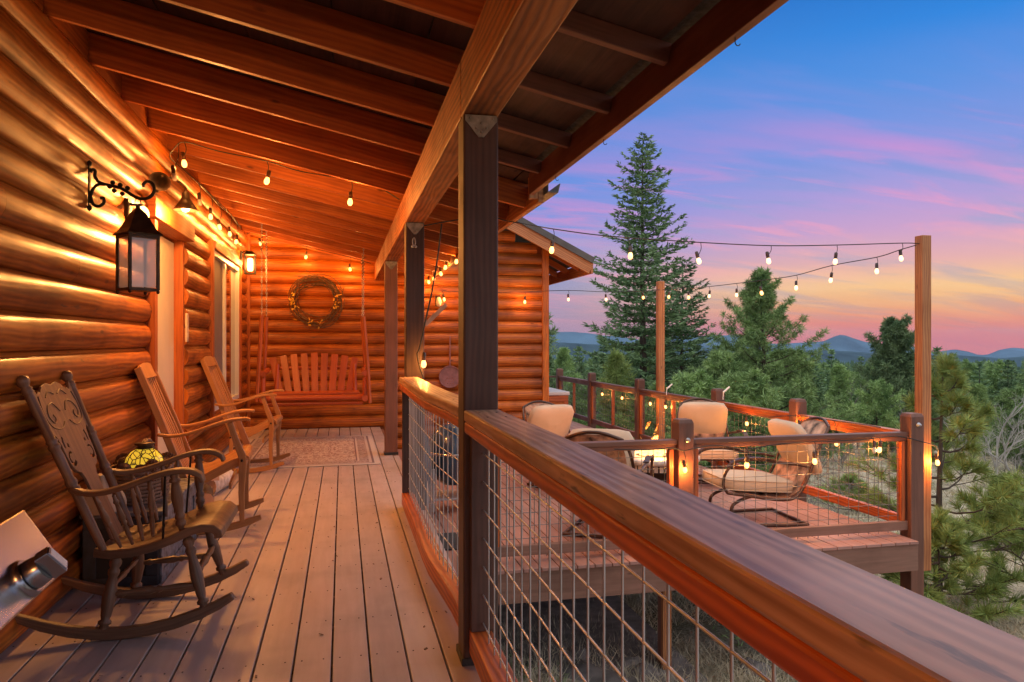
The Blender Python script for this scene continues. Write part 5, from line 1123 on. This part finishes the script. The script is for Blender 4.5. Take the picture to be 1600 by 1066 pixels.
for (x, y, h, r_, lx, ly) in ((-.05, 0, .40, .07, .12, .02), (-.11, .03, .24, .055, -.03, .02), (.05, -.05, .22, .05, .03, 0), (-.11, -.02, .10, .04, -.01, 0), (.10, .05, .12, .04, .03, .02), (.0, .09, .12, .04, 0, 0), (.03, -.10, .09, .04, 0, 0), (-.04, -.08, .12, .035, .02, .01)):
    rings = []
    for k in range(11):
        t_ = k / 10; rr0 = max(.0015, r_ * math.sin(math.pi * min(1, t_ * .8 + .22)) ** 1.0 * (1 - t_ ** 2.2)); cx = x + lx * t_ ** 1.6 + .018 * math.sin(t_ * 7 + x * 30) * t_; cy_ = y + ly * t_; rings.append([Vector((cx + rr0 * math.cos(q), cy_ + rr0 * .6 * math.sin(q), .47 + h * t_)) for q in (2 * math.pi * j / 10 for j in range(10))])
    fl.grid([[p + Vector((0, 0, 0)) for p in r_] for r_ in rings])
fl.tube(spline([(-.11, 0, .80), (-.085, 0, .835), (-.075, 0, .86), (-.05, 0, .875)], 4), [.004 + .014 * math.sin(math.pi * i / 12) for i in range(13)], 7)
fl.build('flames', 'flame', ft)
plight('glow', TC + Vector((0, 0, .66)), 22, (1, .33, .07), .09, ft)
# ------------------------------------------------------------------ kamado grill, mat, folded chair
c = at(702, 705, Y=7.6); kg = thing('kamado_grill', (c.x + .05, 7.6, DZ), 'dark blue egg-shaped ceramic grill with wooden side shelf, seen through the wire mesh', 'grill')
m_ = MB(); m_.lathe((0, 0, 0), [(.12, .27), (.2, .33), (.255, .43), (.27, .54), (.27, .585)], 28); m_.build('bowl', 'kamado', kg)
m_ = MB(); m_.lathe((0, 0, 0), [(.27, .61), (.268, .68), (.24, .78), (.18, .86), (.09, .90), (.001, .905)], 28); m_.build('dome_lid', 'kamado', kg)
m_ = MB(); m_.lathe((0, 0, 0), [(.268, .583), (.277, .585), (.277, .612), (.268, .614)], 28); m_.lathe((0, 0, 0), [(.05, .895), (.055, .90), (.055, .95), (.03, .955), (.001, .956)], 16); m_.build('steel_band', 'stainless', kg)
m_ = MB()
for k in range(4): m_.box(.275, .62, -.19 + k * .1, -.10 + k * .1, .565, .585)
m_.build('side_shelf', 'teak', kg, bevel=.003)
m_ = MB()
for sx in (-1, 1):
    for sy in (-1, 1): m_.box(sx * .24 - .014, sx * .24 + .014, sy * .2 - .014, sy * .2 + .014, .03, .46)
m_.box(-.25, .25, -.21, .21, .14, .16); m_.build('cart', 'galv', kg, bevel=.002)
m_ = MB(); m_.box(.6, 1.0, 6.1, 6.62, DZ + .002, DZ + .016); o = m_.build('rubber_mat', 'rubbermat', bevel=.003); tag(o, 'small black rubber mat on the patio deck by the porch', 'mat')
fc = thing('folded_chair', (.74, 7.25, DZ), 'folded navy camp chair standing against the porch edge behind the mesh', 'chair')
m_ = MB()
for dx_ in (-.07, -.02, .03, .08): m_.tube([(dx_, -.05, .0), (dx_ * .6, .03, .88)], .011, 8)
m_.build('frame', 'galv', fc)
m_ = MB(); m_.grid([[(r_ * 1.3 * math.cos(q), .02 + r_ * .8 * math.sin(q), z) for q in (2 * math.pi * j / 12 for j in range(12))] for z, r_ in ((.12, .05), (.2, .075), (.5, .085), (.8, .075), (.86, .04))]); m_.build('fabric', 'navy', fc)
# ------------------------------------------------------------------ spa cabinet at the wing corner
tb_ = thing('hot_tub', (3.4, 12.4, DZ), 'wooden hot tub cabinet with pale cover at the corner of the wing', 'hot tub')
c = at(888, 612, Y=11.5); xt_ = c.x; zt2_ = c.z
m_ = MB(); m_.box(3.09, xt_ + .02, 11.48, 13.4, zt2_ - .06, zt2_); m_.build('cover', 'tubtop', tb_, world=True, bevel=.015)
m_ = MB(); m_.box(3.10, xt_, 11.5, 11.53, zt2_ - .16, zt2_ - .062); m_.box(3.10, 3.16, 11.5, 11.53, DZ, zt2_ - .161); m_.box(xt_ - .07, xt_, 11.5, 11.53, DZ, zt2_ - .161); m_.box(xt_ - .03, xt_, 11.531, 13.38, DZ, zt2_ - .062); m_.build('frame', 'rail', tb_, world=True, bevel=.004)
m_ = MB(); m_.box(3.11, xt_ - .035, 11.515, 13.3, DZ, zt2_ - .07); m_.build('side_panel', 'log', tb_, world=True)
# white rods clipped to the side railing
for (px, py, Y, lab) in ((1046, 604, 10.6, 'short white tube clipped to the side rail beside the back pole'), (1135, 609, 8.85, 'short white tube on the side rail post nearer the camera')):
    c = at(px, py, Y=Y); m_ = MB(); m_.tube([c + Vector((-.045, 0, -.035)), c + Vector((.045, 0, .035))], .012, 10); m_.tube([c + Vector((-.045, 0, -.035)), c + Vector((-.05, 0, -.13))], .006, 8); o = m_.build('tube_holder', 'whitevinyl'); tag(o, lab, 'tube')
# bolts with white nuts on rail posts
for (x, y, z) in ((2.78, 5.597, .43), (5.02, 5.597, .50)):
    m_ = MB(); m_.turned((x, y, z), (x, y - .03, z), [(0, .022), (.2, .022), (.25, .012), (.8, .012), (1, .006)], 10); o = m_.build('post_bolt', 'galv'); tag(o, 'steel eye bolt on the %s front railing post' % ('middle' if x < 4 else 'corner'), 'bolt')
# cleats and leaf litter on the porch
random.seed(8); lf = MB()
for k in range(46):
    x = random.uniform(-.9, .5); y = random.uniform(2.2, 8); r_ = random.uniform(.003, .009); q = random.random() * 6
    lf.obox((x, y, .004), (r_ * math.cos(q), r_ * math.sin(q), .001), (-r_ * .5 * math.sin(q), r_ * .5 * math.cos(q), .001), (0, 0, .0012))
tag(lf.build('leaf_litter', 'wicker'), 'tiny brown leaf crumbs scattered over the porch boards', 'debris', kind='stuff')
nl = MB()
for k in range(-9, 4):
    for y in np.arange(YB + .1, YE, .405):
        for d in (.03, .112): nl.box(-.04 + .1445 * k + d - .0028, -.04 + .1445 * k + d + .0028, y - .0028, y + .0028, .0006, .0016)
tag(nl.build('screw_heads', 'iron', fixn=False), 'rows of dark screw heads in the porch boards', 'screws', kind='stuff')

rs = MB()
for y in (2.5, 2.66, 3.3, 4.9):
    for x in (.49, .555): rs.lathe((x, y, .9865), [(.0045, 0), (.0045, .0008), (.001, .0009)], 8)
for x in (2.9, 3.0, 4.75, 4.86, 1.3, 2.6): rs.lathe((x, 5.67, .4322), [(.004, 0), (.004, .0008), (.001, .0009)], 8)
tag(rs.build('screws', 'iron'), 'dark screw heads sunk in the rail caps', 'screws', kind='stuff')
# ------------------------------------------------------------------ vegetation
RG = np.random.default_rng(12)
def unit(a): return a / (np.linalg.norm(a, axis=-1, keepdims=True) + 1e-9)
def leaves(pos, dirs, ln, wd):
    """triangular needle sprays"""
    n = len(pos); side = unit(np.cross(dirs, RG.normal(size=(n, 3)))); ln = np.broadcast_to(ln, (n,))[:, None]; wd = np.broadcast_to(wd, (n,))[:, None]
    a = pos - side * wd * .5 + dirs * ln * .25; b_ = pos + side * wd * .5 + dirs * ln * .25; c = pos + dirs * ln
    d = pos - dirs * ln * .15
    return np.stack([d, b_, c, a], 1).reshape(-1, 3)
def trunk_mb(h, r, bend=.02, n=9, seed=0):
    m_ = MB(); rr0 = random.Random(seed); pts = []; 
    for i in range(n): t_ = i / (n - 1); pts.append((bend * h * .3 * math.sin(t_ * 3 + seed), bend * h * .3 * math.cos(t_ * 2.3 + seed), -.4 + (h + .3) * t_))
    m_.tube(pts, [max(.008, r * (1 - i / (n - 1)) ** .9 + .004) for i in range(n)], 8); return m_, pts
def spruce(name, h, r, n_wh, per, dens, ln, wd, seed, mat='spruce', power=.8, droop=.18, base=.04, irr=.45, parent=None):
    global RG
    RG = np.random.default_rng(seed); tm, pts = trunk_mb(h, .016 * h, seed=seed)
    P = np.array(pts); Pv = []; Dv = []
    for k in range(n_wh):
        t_ = base + (1 - base) * (k + RG.random() * .7) / n_wh; z = h * t_
        Rm = r * (1 - t_) ** power * (.55 + .45 * min(1, t_ / .18)) + .03 * r
        cx = np.interp(z, P[:, 2], P[:, 0]); cy_ = np.interp(z, P[:, 2], P[:, 1])
        nb = max(3, int(per * (.6 + .5 * (1 - t_)))); ph = RG.random() * 6.28
        for j in range(nb):
            az = ph + 6.283 * j / nb + RG.normal() * .25; Lb = Rm * (1 - irr + irr * 1.25 * RG.random())
            dv = np.array([math.cos(az), math.sin(az), 0]); sd_ = np.array([-math.sin(az), math.cos(az), 0]); dr_ = droop * (1.4 - 2.4 * t_)
            n_l = max(8, int(dens * Lb)); s_ = RG.random(n_l) ** .75 * .92 + .08; lat = (RG.random(n_l) * 2 - 1) * (1.02 - s_) ** .7 * Lb * .34 * (s_ > .15)
            p = np.array([cx, cy_, z]) + dv * (Lb * s_)[:, None] + sd_ * lat[:, None]; p[:, 2] += Lb * (-dr_ * s_ + .28 * s_ ** 2.2) - np.abs(lat) * .12 + RG.normal(size=n_l) * .025 * (1 + Lb * .2)
            dd = dv * .65 + sd_ * np.sign(lat)[:, None] * .75 + RG.normal(size=(n_l, 3)) * .3 + np.array([0, 0, .15]); Pv.append(p); Dv.append(unit(dd))
            if Lb > .35 and parent != 'low':
                q = lambda s: (cx + dv[0] * Lb * s, cy_ + dv[1] * Lb * s, z + Lb * (-dr_ * s + .28 * s ** 2.2)); tm.tube([q(0), q(.35), q(.7), q(.97)], [.006 + .010 * Lb, .005 + .006 * Lb, .007, .003], 4, False)
    Pv = np.concatenate(Pv); Dv = np.concatenate(Dv); n_l = len(Pv)
    return tm, leaves(Pv, Dv, ln * (.6 + .8 * RG.random(n_l)), wd * (.7 + .6 * RG.random(n_l)))
def pine(h, r, nb, seed, cl=6, per=46, ln=.16, wd=.03, base=.12, shape='pine', spread=.16, pw=.62):
    global RG
    RG = np.random.default_rng(seed); tm, pts = trunk_mb(h, .02 * h, .06, seed=seed); P = np.array(pts); Pv = []; Dv = []
    for k in range(nb):
        t_ = base + (1 - base) * ((k + RG.random()) / nb); z = h * t_
        if shape == 'pine': Rm = r * (1.02 - t_) ** pw * (.5 + .5 * min(1, t_ / .25))
        else: Rm = r * math.sqrt(max(.02, 1 - (2 * (t_ - .5) / 1.02) ** 2)) * (.75 + .3 * RG.random())
        az = k * 2.4 + RG.normal() * .4; Lb = Rm * (.5 + .65 * RG.random()); up = .15 + .55 * t_ + RG.normal() * .08
        cx = np.interp(z, P[:, 2], P[:, 0]); cy_ = np.interp(z, P[:, 2], P[:, 1]); b0 = np.array([cx, cy_, z - Lb * .25]); dv = np.array([math.cos(az), math.sin(az), 0]); sd_ = np.array([-math.sin(az), math.cos(az), 0])
        fn = lambda s: b0 + dv * Lb * s + np.array([0, 0, Lb * up * s ** 1.5])
        tm.tube([fn(0), fn(.35), fn(.7), fn(1.0)], [.006 + .012 * Lb, .005 + .008 * Lb, .009, .004], 5, False)
        ncl = max(2, int(cl * (.5 + .6 * Lb / max(.3, r))))
        for c in range(ncl):
            s = .3 + .7 * (c + RG.random()) / ncl; lat = RG.normal() * .24 * Lb * (1.15 - s); cc = fn(s) + sd_ * lat + np.array([0, 0, abs(RG.normal()) * .05]); 
            if abs(lat) > .12: tm.tube([fn(s * .8), cc], [.006, .003], 4, False)
            d = unit(RG.normal(size=(per, 3)) + np.array([0, 0, .35]) + dv * .5); Pv.append(cc + d * (RG.random((per, 1)) ** .6) * spread * h / 6 * .9); Dv.append(unit(d + RG.normal(size=(per, 3)) * .25))
    Pv = np.concatenate(Pv); Dv = np.concatenate(Dv); n_l = len(Pv)
    return tm, leaves(Pv, Dv, ln * (.6 + .8 * RG.random(n_l)), wd * (.7 + .6 * RG.random(n_l)))
def mk_tree(kind, px, topy, D, label, gen, mat, crown='crown', bark='bark', group=None, sink=.1):
    b0 = at(px, 533, D=D); zg = gz(b0.x, b0.y) - sink; h = at(px, topy, D=D).z - zg
    t_ = thing(kind, (b0.x, b0.y, zg), label, 'tree', group); tm, lv = gen(h)
    tm.build('trunk', bark, t_, fixn=False); fastmesh(crown, lv, 4, 4, mat, t_); t_['h'] = h; return t_
def put(src, hp, px, topy, D, label, group=None, wk=1.0, h=None, rz=None):
    b0 = at(px, 533, D=D); zg = gz(b0.x, b0.y) - .1; hh = h or (at(px, topy, D=D).z - zg); k = hh / hp
    c = copy_tree(src, (b0.x, b0.y, zg), RG2.random() * 6.28 if rz is None else rz, label, (k * wk, k * wk, k))
    if group: c['group'] = group
    return c
RG2 = random.Random(99)
big = mk_tree('spruce_tree', 1006, 212, 30, 'tall dark spruce rising highest above the side railing', lambda h: spruce('', h, 3.1, 44, 10, 62, .19, .062, 3, power=.62, droop=.26, irr=.66), 'spruce')
mk_tree('spruce_tree', 1066, 402, 34, 'shorter spruce growing close behind the tallest spruce', lambda h: spruce('', h, 2.6, 34, 8, 50, .19, .06, 17, power=.55, droop=.2, irr=.55), 'spruce')
mk_tree('pine_tree', 1192, 430, 27, 'open-crowned pine with upswept branches right of the tallest spruce', lambda h: pine(h, 3.9, 130, 8, 15, 55, .15, .022, .05, spread=.09, pw=.8), 'pine')
rp = mk_tree('pine_tree', 1396, 506, 38, 'rounded dense juniper-like pine left of the tall near pole', lambda h: pine(h, 1.7, 110, 31, 10, 90, .17, .035, .03, shape='round', spread=.2), 'juniper')
bp_ = mk_tree('pine_tree', 1130, 560, 25, 'bushy green pine behind the side rail below the open-crowned pine', lambda h: pine(h, 2.2, 70, 41, 9, 100, .17, .02, .02, spread=.2), 'pine')
mk_tree('pine_tree', 966, 556, 24, 'young bright yellow-green pine behind the far end of the side railing', lambda h: pine(h, 1.0, 46, 47, 6, 60, .2, .02, .05, spread=.2), 'pinebright')
# low-detail kinds for the woods
def proto(kind, gen, mat, label):
    t_ = thing(kind, (0, 0, 0), label, 'tree', 'trees of the woods beyond the clearing'); tm, lv = gen; tm.build('trunk', 'bark', t_, fixn=False); fastmesh('crown', lv, 4, 4, mat, t_); return t_
F1 = proto('spruce_tree', spruce('', 8, 1.9, 24, 8, 26, .34, .13, 61, parent='low'), 'spruce', 'narrow dark spruce in the woods beyond the clearing')
F2 = proto('spruce_tree', spruce('', 8, 2.3, 22, 8, 26, .36, .14, 62, parent='low', irr=.6), 'spruce', 'broad ragged spruce in the woods beyond the clearing')
F3 = proto('pine_tree', pine(7, 2.0, 60, 63, 7, 60, .24, .045, .04, spread=.22), 'pine', 'bushy green pine in the woods beyond the clearing')
F4 = proto('pine_tree', pine(6, 2.1, 60, 64, 7, 60, .24, .045, .03, shape='round', spread=.22), 'pine', 'round-topped pine in the woods beyond the clearing')
PH = {F1: 8, F2: 8, F3: 7, F4: 6}
named = [
 (F3, 1245, 553, 30, 'bushy pine filling the gap behind the second side rail post', 1.2), (F4, 1170, 590, 21, 'round bushy pine just outside the side railing', 1.15), (F3, 1310, 575, 36, 'bushy pine left of the rounded juniper-like pine', 1.0),
 (F4, 1085, 590, 22, 'round bushy pine at the foot of the tallest spruce', 1.1), (F3, 1030, 600, 27, 'bushy pine behind the fire table flames', 1.1),
 (F1, 1300, 545, 75, 'narrow spruce with its tip at the foot of the lone peak', .9), (F1, 1346, 556, 80, 'narrow spruce just left of the rounded juniper-like pine', .9), (F2, 1270, 560, 62, 'broad spruce right of the open-crowned pine', 1),
 (F2, 1482, 572, 85, 'spruce just right of the tall near pole', .9), (F1, 1524, 566, 80, 'spruce in the middle of the gap right of the near pole', .9), (F1, 1580, 562, 70, 'tallest dark spruce at the right edge of the woods', 1), (F2, 1557, 580, 75, 'dark spruce beside the tallest one at the right edge', 1),
 (F3, 1530, 604, 38, 'bushy green pine behind the pale bare aspen', 1.15), (F4, 1585, 612, 34, 'round green pine at the right edge of the picture', 1.1), (F4, 1600, 640, 30, 'lower round pine cut by the right edge of the picture', 1.1), (F3, 1480, 620, 44, 'dark bushy pine right behind the near pole', 1),
 (F3, 880, 548, 42, 'bushy pine nearest the corner of the wing', .9), (F1, 905, 540, 55, 'narrow spruce between the wing corner and the tallest spruce', .85), (F1, 932, 548, 60, 'narrow spruce at the left foot of the tallest spruce', .85), (F2, 862, 560, 46, 'ragged spruce right at the wing corner', .9), (F4, 895, 590, 26, 'round pine behind the far end of the deck', 1), (F4, 1370, 600, 33, 'round pine below the rounded juniper-like pine', 1), (F4, 1440, 600, 46, 'round pine partly behind the near pole', 1.1)]
for src, px, ty, D, lab, wk in named:
    c = put(src, PH[src], px, ty, D, lab, wk=wk)
    if 'group' in c: del c['group']
cnt = 0; used = []
while cnt < 240:
    px = RG2.uniform(835, 1680); D = 46 + 190 * RG2.random() ** 1.2
    if D < 66 and 1230 < px < 1330: continue
    src = RG2.choice([F1, F1, F2, F2, F3, F4]); h = RG2.uniform(4.8, 7.4) + (D - 46) * .022
    b0 = at(px, 533, D=D)
    if any((b0.xy - u).length < 1.6 for u in used): continue
    used.append(b0.xy.copy()); c = put(src, PH[src], px, 0, D, src['label'], 'trees of the woods beyond the clearing', h=h, wk=RG2.uniform(.8, 1.15)); cnt += 1
for src, (px, D) in zip((F1, F2, F3, F4), ((870, 90), (1100, 95), (1210, 70), (1400, 66))):
    b0 = at(px, 533, D=D); src.location = (b0.x, b0.y, gz(b0.x, b0.y) - .1); src.scale = (.8, .8, .8)
# branch reaching out from behind the wing
mk_tree('pine_tree', 838, 470, 22, 'pine mostly hidden behind the wing with one bough reaching past its corner', lambda h: pine(h, 1.35, 50, 52, 7, 46, .15, .03, .3), 'juniper')
# bare aspens and brush
def bare(h, r, seed, depth=4, spread=.5, n0=5):
    rr0 = random.Random(seed); m_ = MB()
    def rec(p, d, ln, rad, lv):
        pts = [Vector(p)]; dd = Vector(d)
        for i in range(4): dd = (dd + Vector((rr0.gauss(0, .1), rr0.gauss(0, .1), rr0.gauss(.04, .06)))).normalized(); pts.append(pts[-1] + dd * ln / 4)
        m_.tube(pts, [rad * (1 - .14 * i) for i in range(5)], 6 if lv < 2 else 4, False)
        if lv >= depth: return
        for k in range(n0 if lv == 0 else rr0.choice([3, 4, 4])):
            s = rr0.uniform(.35, 1) if lv else rr0.uniform(.3, 1); i = min(3, int(s * 4)); p2 = pts[i].lerp(pts[i + 1], s * 4 - i)
            nd = (dd + Vector((rr0.gauss(0, 1), rr0.gauss(0, 1), rr0.gauss(.1, .5))).normalized() * (spread + .25 * rr0.random() + .1 * lv)).normalized(); rec(p2, nd, ln * rr0.uniform(.45, .7), rad * .5, lv + 1)
    rec((0, 0, -.2), (rr0.gauss(0, .05), rr0.gauss(0, .05), 1), h * .62, r, 0); return m_
for i, (px, ty, D, lab) in enumerate(((1553, 606, 22, 'pale bare aspen with forked branches right of the near pole'), (1500, 612, 25, 'thin crooked bare aspen between the near pole and the forked aspen'), (1340, 590, 42, 'grey leafless aspen left of the rounded pine'), (1595, 655, 21, 'leaning bare aspen at the right edge'), (925, 575, 38, 'leafless grey tree among the pines beyond the far deck corner'), (1415, 615, 36, 'leafless grey tree under the rounded pine'))):
    b0 = at(px, 533, D=D); zg = gz(b0.x, b0.y) - .05; h = at(px, ty, D=D).z - zg
    t_ = thing('bare_tree', (b0.x, b0.y, zg), lab, 'tree'); bare(h, .012 * h + .015, 100 + i * 7, 4 if D < 30 else 3, .5, 5).build('trunk', 'aspenbark' if i in (0, 1, 3) else 'greytwig', t_, fixn=False)
br0 = None
for k in range(34):
    px = RG2.uniform(1230, 1660) if k % 4 else RG2.uniform(860, 1000); D = RG2.uniform(12, 40); b0 = at(px, 533, D=D)
    if k < 3: br0 = thing('bare_shrub', (0, 0, 0), 'leafless grey shrub on the dry slope beyond the railing', 'shrub', 'bare shrubs on the slope'); bare(.9, .012, 200 + k, 3, 1.0, 9).build('twigs', 'greytwig', br0, fixn=False); prot = (globals().get('prot') or []) + [br0]; o = br0
    else: o = copy_tree(RG2.choice(prot), (0, 0, 0), RG2.random() * 6)
    s = RG2.uniform(.7, 1.5) * (1 + D / 60); o.location = (b0.x, b0.y, gz(b0.x, b0.y)); o.scale = (s, s, s)
# long-needled young pines close to the deck corner
def near_pine(h, r, nb, seed, tw=4, per=150, nl=.15, pw=.9):
    global RG
    RG = np.random.default_rng(seed); tm, pts = trunk_mb(h, .018 * h, .05, seed=seed); P = np.array(pts); Pv = []; Dv = []
    def tuft(a, b_, n):
        s = RG.random(n) ** .6; p = a + (b_ - a) * s[:, None]; ax = unit(b_ - a); rad = unit(np.cross(ax, RG.normal(size=(n, 3)))); Pv.append(p); Dv.append(unit(ax * (.55 + .5 * RG.random((n, 1))) + rad * (.75 + .2 * RG.random((n, 1))) + np.array([0, 0, .12])))
    for k in range(nb):
        t_ = .06 + .9 * (k + RG.random()) / nb; z = h * t_; az = k * 2.4 + RG.normal() * .3; Lb = r * (1.03 - t_) ** pw * (.65 + .5 * RG.random()); up = .2 + .6 * t_
        cx = np.interp(z, P[:, 2], P[:, 0]); cy_ = np.interp(z, P[:, 2], P[:, 1]); b0 = np.array([cx, cy_, z]); dv = np.array([math.cos(az), math.sin(az), 0]); sd_ = np.array([-math.sin(az), math.cos(az), 0]); fn = lambda s: b0 + dv * Lb * s + np.array([0, 0, Lb * up * s ** 1.7 - .06 * math.sin(s * 3)])
        tm.tube([fn(s) for s in (0, .25, .5, .75, 1)], [.016, .012, .009, .007, .005], 6, False); tuft(fn(.72), fn(1.06), per)
        for j in range(tw):
            s = .35 + .55 * RG.random(); sg = RG.choice([-1, 1]); e = fn(s) + (dv * .55 + sd_ * sg * .8 + np.array([0, 0, .35])) * Lb * (.28 + .2 * RG.random()); tm.tube([fn(s), (fn(s) + e) / 2 + np.array([0, 0, -.01]), e], [.007, .005, .004], 5, False); tuft(fn(s) + (e - fn(s)) * .45, e + (e - fn(s)) * .12, per)
    tuft(np.array(pts[-2]), np.array(pts[-1]), per * 2)
    Pv = np.concatenate(Pv); Dv = np.concatenate(Dv); n_l = len(Pv)
    return tm, leaves(Pv, Dv, nl * (.7 + .5 * RG.random(n_l)), .0075 * np.ones(n_l))
for i, (px, ty, D, r, nb, lab, mt) in enumerate(((1472, 552, 8.8, 1.35, 30, 'young long-needled pine right behind the deck corner post', 'pinebright'), (1640, 700, 8.4, 1.35, 24, 'young long-needled pine cut by the right edge, nearest the camera', 'pinebright'), (1330, 745, 17, 1.0, 24, 'small pine sapling seen through the side railing mesh', 'pinebright'), (1570, 742, 13, .8, 22, 'small pine sapling in the dry grass at the foot of the aspen', 'pinebright'), (1468, 800, 8.2, .9, 22, 'low pine sapling under the corner of the patio deck', 'pinebright'))):
    b0 = at(px, 533, D=D); zg = gz(b0.x, b0.y) - .05; h = at(px, ty, D=D).z - zg
    t_ = thing('pine_tree', (b0.x, b0.y, zg), lab, 'tree'); tm, lv = near_pine(h, r, nb, 300 + i, 5, 120, pw=1.1); tm.build('trunk', 'bark', t_, fixn=False); fastmesh('crown', lv, 4, 4, mt, t_)
# dry grass
RG = np.random.default_rng(77); n_g = 150000
az = np.radians(RG.uniform(-12, 56, n_g)); rr_g = 3.2 * (55 / 3.2) ** RG.random(n_g); gx = rr_g * np.sin(az); gy = rr_g * np.cos(az)
keep = np.array([noise.noise(Vector((float(a) * .7, float(b_) * .7, 0))) > -.35 for a, b_ in zip(gx, gy)]) & ~((gx < .55) & (gy > -1)); gx, gy, rr_g = gx[keep], gy[keep], rr_g[keep]
gzv = np.array([gz(float(a), float(b_)) for a, b_ in zip(gx, gy)]); base = np.stack([gx, gy, gzv], 1); n_g = len(base)
hh = (.07 + .13 * RG.random(n_g)) * (1 + rr_g * .012); lean = RG.normal(size=(n_g, 3)) * .75; lean[:, 2] = .8; dirs = unit(lean); sd_ = unit(np.cross(dirs, RG.normal(size=(n_g, 3)))) * (.0016 + .00035 * rr_g)[:, None]
tri = np.stack([base - sd_, base + sd_, base + dirs * hh[:, None]], 1).reshape(-1, 3)
o = fastmesh('dry_grass', tri, 3, 3, 'straw'); tag(o, 'dry straw-coloured grass on the slope', 'grass', kind='stuff')
n_f = 26000; az = np.radians(RG.uniform(-8, 56, n_f)); rr_g = 3.2 * (40 / 3.2) ** RG.random(n_f); gx = rr_g * np.sin(az); gy = rr_g * np.cos(az)
keep = np.array([noise.noise(Vector((float(a) * .5, float(b_) * .5, 9))) > .12 for a, b_ in zip(gx, gy)]) & ~((gx < .55)); gx, gy, rr_g = gx[keep], gy[keep], rr_g[keep]
base = np.stack([gx, gy, np.array([gz(float(a), float(b_)) for a, b_ in zip(gx, gy)])], 1); n_g = len(base); lean = RG.normal(size=(n_g, 3)) * .9; lean[:, 2] = .5; dirs = unit(lean); sd_ = unit(np.cross(dirs, RG.normal(size=(n_g, 3)))) * (.003 + .0005 * rr_g)[:, None]
o = fastmesh('green_ground_cover', np.stack([base - sd_, base + sd_, base + dirs * (.06 + .05 * RG.random((n_g, 1)))], 1).reshape(-1, 3), 3, 3, 'pine'); tag(o, 'patches of low green ground cover', 'ground cover', kind='stuff')
random.seed(31)
for k, (px, py) in enumerate(((985, 1045), (1010, 1058), (1530, 880), (905, 1030), (1180, 1050))):
    a = at(px, py, D=4); d = (a - Vector((0, 0, EYE))); t_ = .3
    while t_ < 12 and EYE + d.z * t_ > gz(d.x * t_, d.y * t_): t_ += .01
    c = Vector((d.x * t_, d.y * t_, gz(d.x * t_, d.y * t_))); m_ = MB(); rings = []
    for i in range(9):
        ring = []
        for j in range(12):
            q, p = 2 * math.pi * j / 12, max(.05, min(3.09, math.pi * (8 - i) / 8)); v = Vector((math.sin(p) * math.cos(q), math.sin(p) * math.sin(q), math.cos(p))); v *= 1 + .35 * noise.noise(v * 1.7 + Vector((k * 5, 0, 0))); ring.append((v.x * .16, v.y * .13, v.z * .09))
        rings.append(ring)
    m_.grid(rings, smooth=False); o = m_.build('rock', 'rock'); o.location = c; o.rotation_euler.z = k * 1.3; tag(o, ['grey rock in the grass below the nearest mesh panel', 'grey rock beside another rock low in the grass under the near rail', 'grey rock on the slope at the far right', 'grey rock in the shade under the patio deck', 'grey rock by the yellow prop of the deck'][k], 'rock')
# far-off woods down in the valley: one mass
RG = np.random.default_rng(5); n_c = 5200; pxs = RG.uniform(780, 1760, n_c); Ds = 230 * (4200 / 230) ** RG.random(n_c); T = (pxs - 800) / FPX; xs = Ds * (SY + T * CY); ys = Ds * (CY - T * SY); vs = []
dens = np.array([noise.noise(Vector((float(a) * .0016, float(b_) * .0016, 2))) for a, b_ in zip(xs, ys)])
k_ = (Ds < 1400) | (dens > .0); xs, ys, Ds = xs[k_], ys[k_], Ds[k_]
for x, y, D in zip(xs, ys, Ds):
    z = gz(float(x), float(y)); h = (9 + 4 * RG.random()) * (1 + min(1, D / 4000) * .5); r_ = h * .24 * (1 + D / 1500)
    for j in range(2):
        a0 = RG.random() * 6.28; zz0 = z + h * (.0 if j == 0 else .4); zz1 = z + h * (.7 if j == 0 else 1); rr0 = r_ * (1 if j == 0 else .62)
        for q in range(5):
            a1 = a0 + 6.283 * q / 5; a2 = a0 + 6.283 * (q + 1) / 5; vs += [(x + rr0 * math.cos(a1), y + rr0 * math.sin(a1), zz0 + RG.normal() * h * .04), (x + rr0 * math.cos(a2), y + rr0 * math.sin(a2), zz0 + RG.normal() * h * .04), (x, y, zz1)]
o = fastmesh('far_forest', np.array(vs), 3, 3, 'farforest'); tag(o, 'distant conifer forest covering the valley', 'forest', kind='stuff')
# ------------------------------------------------------------------ haze
hz = MB(); hz.box(-14500, 14500, -14500, 14800, -300, 260); ho = hz.build('haze', 'cable'); tag(ho, 'thin bluish evening haze over the valley', 'haze', kind='stuff')
hm = bpy.data.materials.new('hazemat'); hm.use_nodes = True; t = hm.node_tree; t.nodes.clear(); oo = t.nodes.new('ShaderNodeOutputMaterial'); pv = t.nodes.new('ShaderNodeVolumePrincipled'); t.links.new(pv.outputs[0], oo.inputs['Volume'])
pv.inputs['Color'].default_value = lin(.5, .68, .95); pv.inputs['Density'].default_value = .00002; pv.inputs['Anisotropy'].default_value = 0
ho.data.materials.clear(); ho.data.materials.append(hm); hm.cycles.homogeneous_volume = True if hasattr(hm.cycles, 'homogeneous_volume') else True
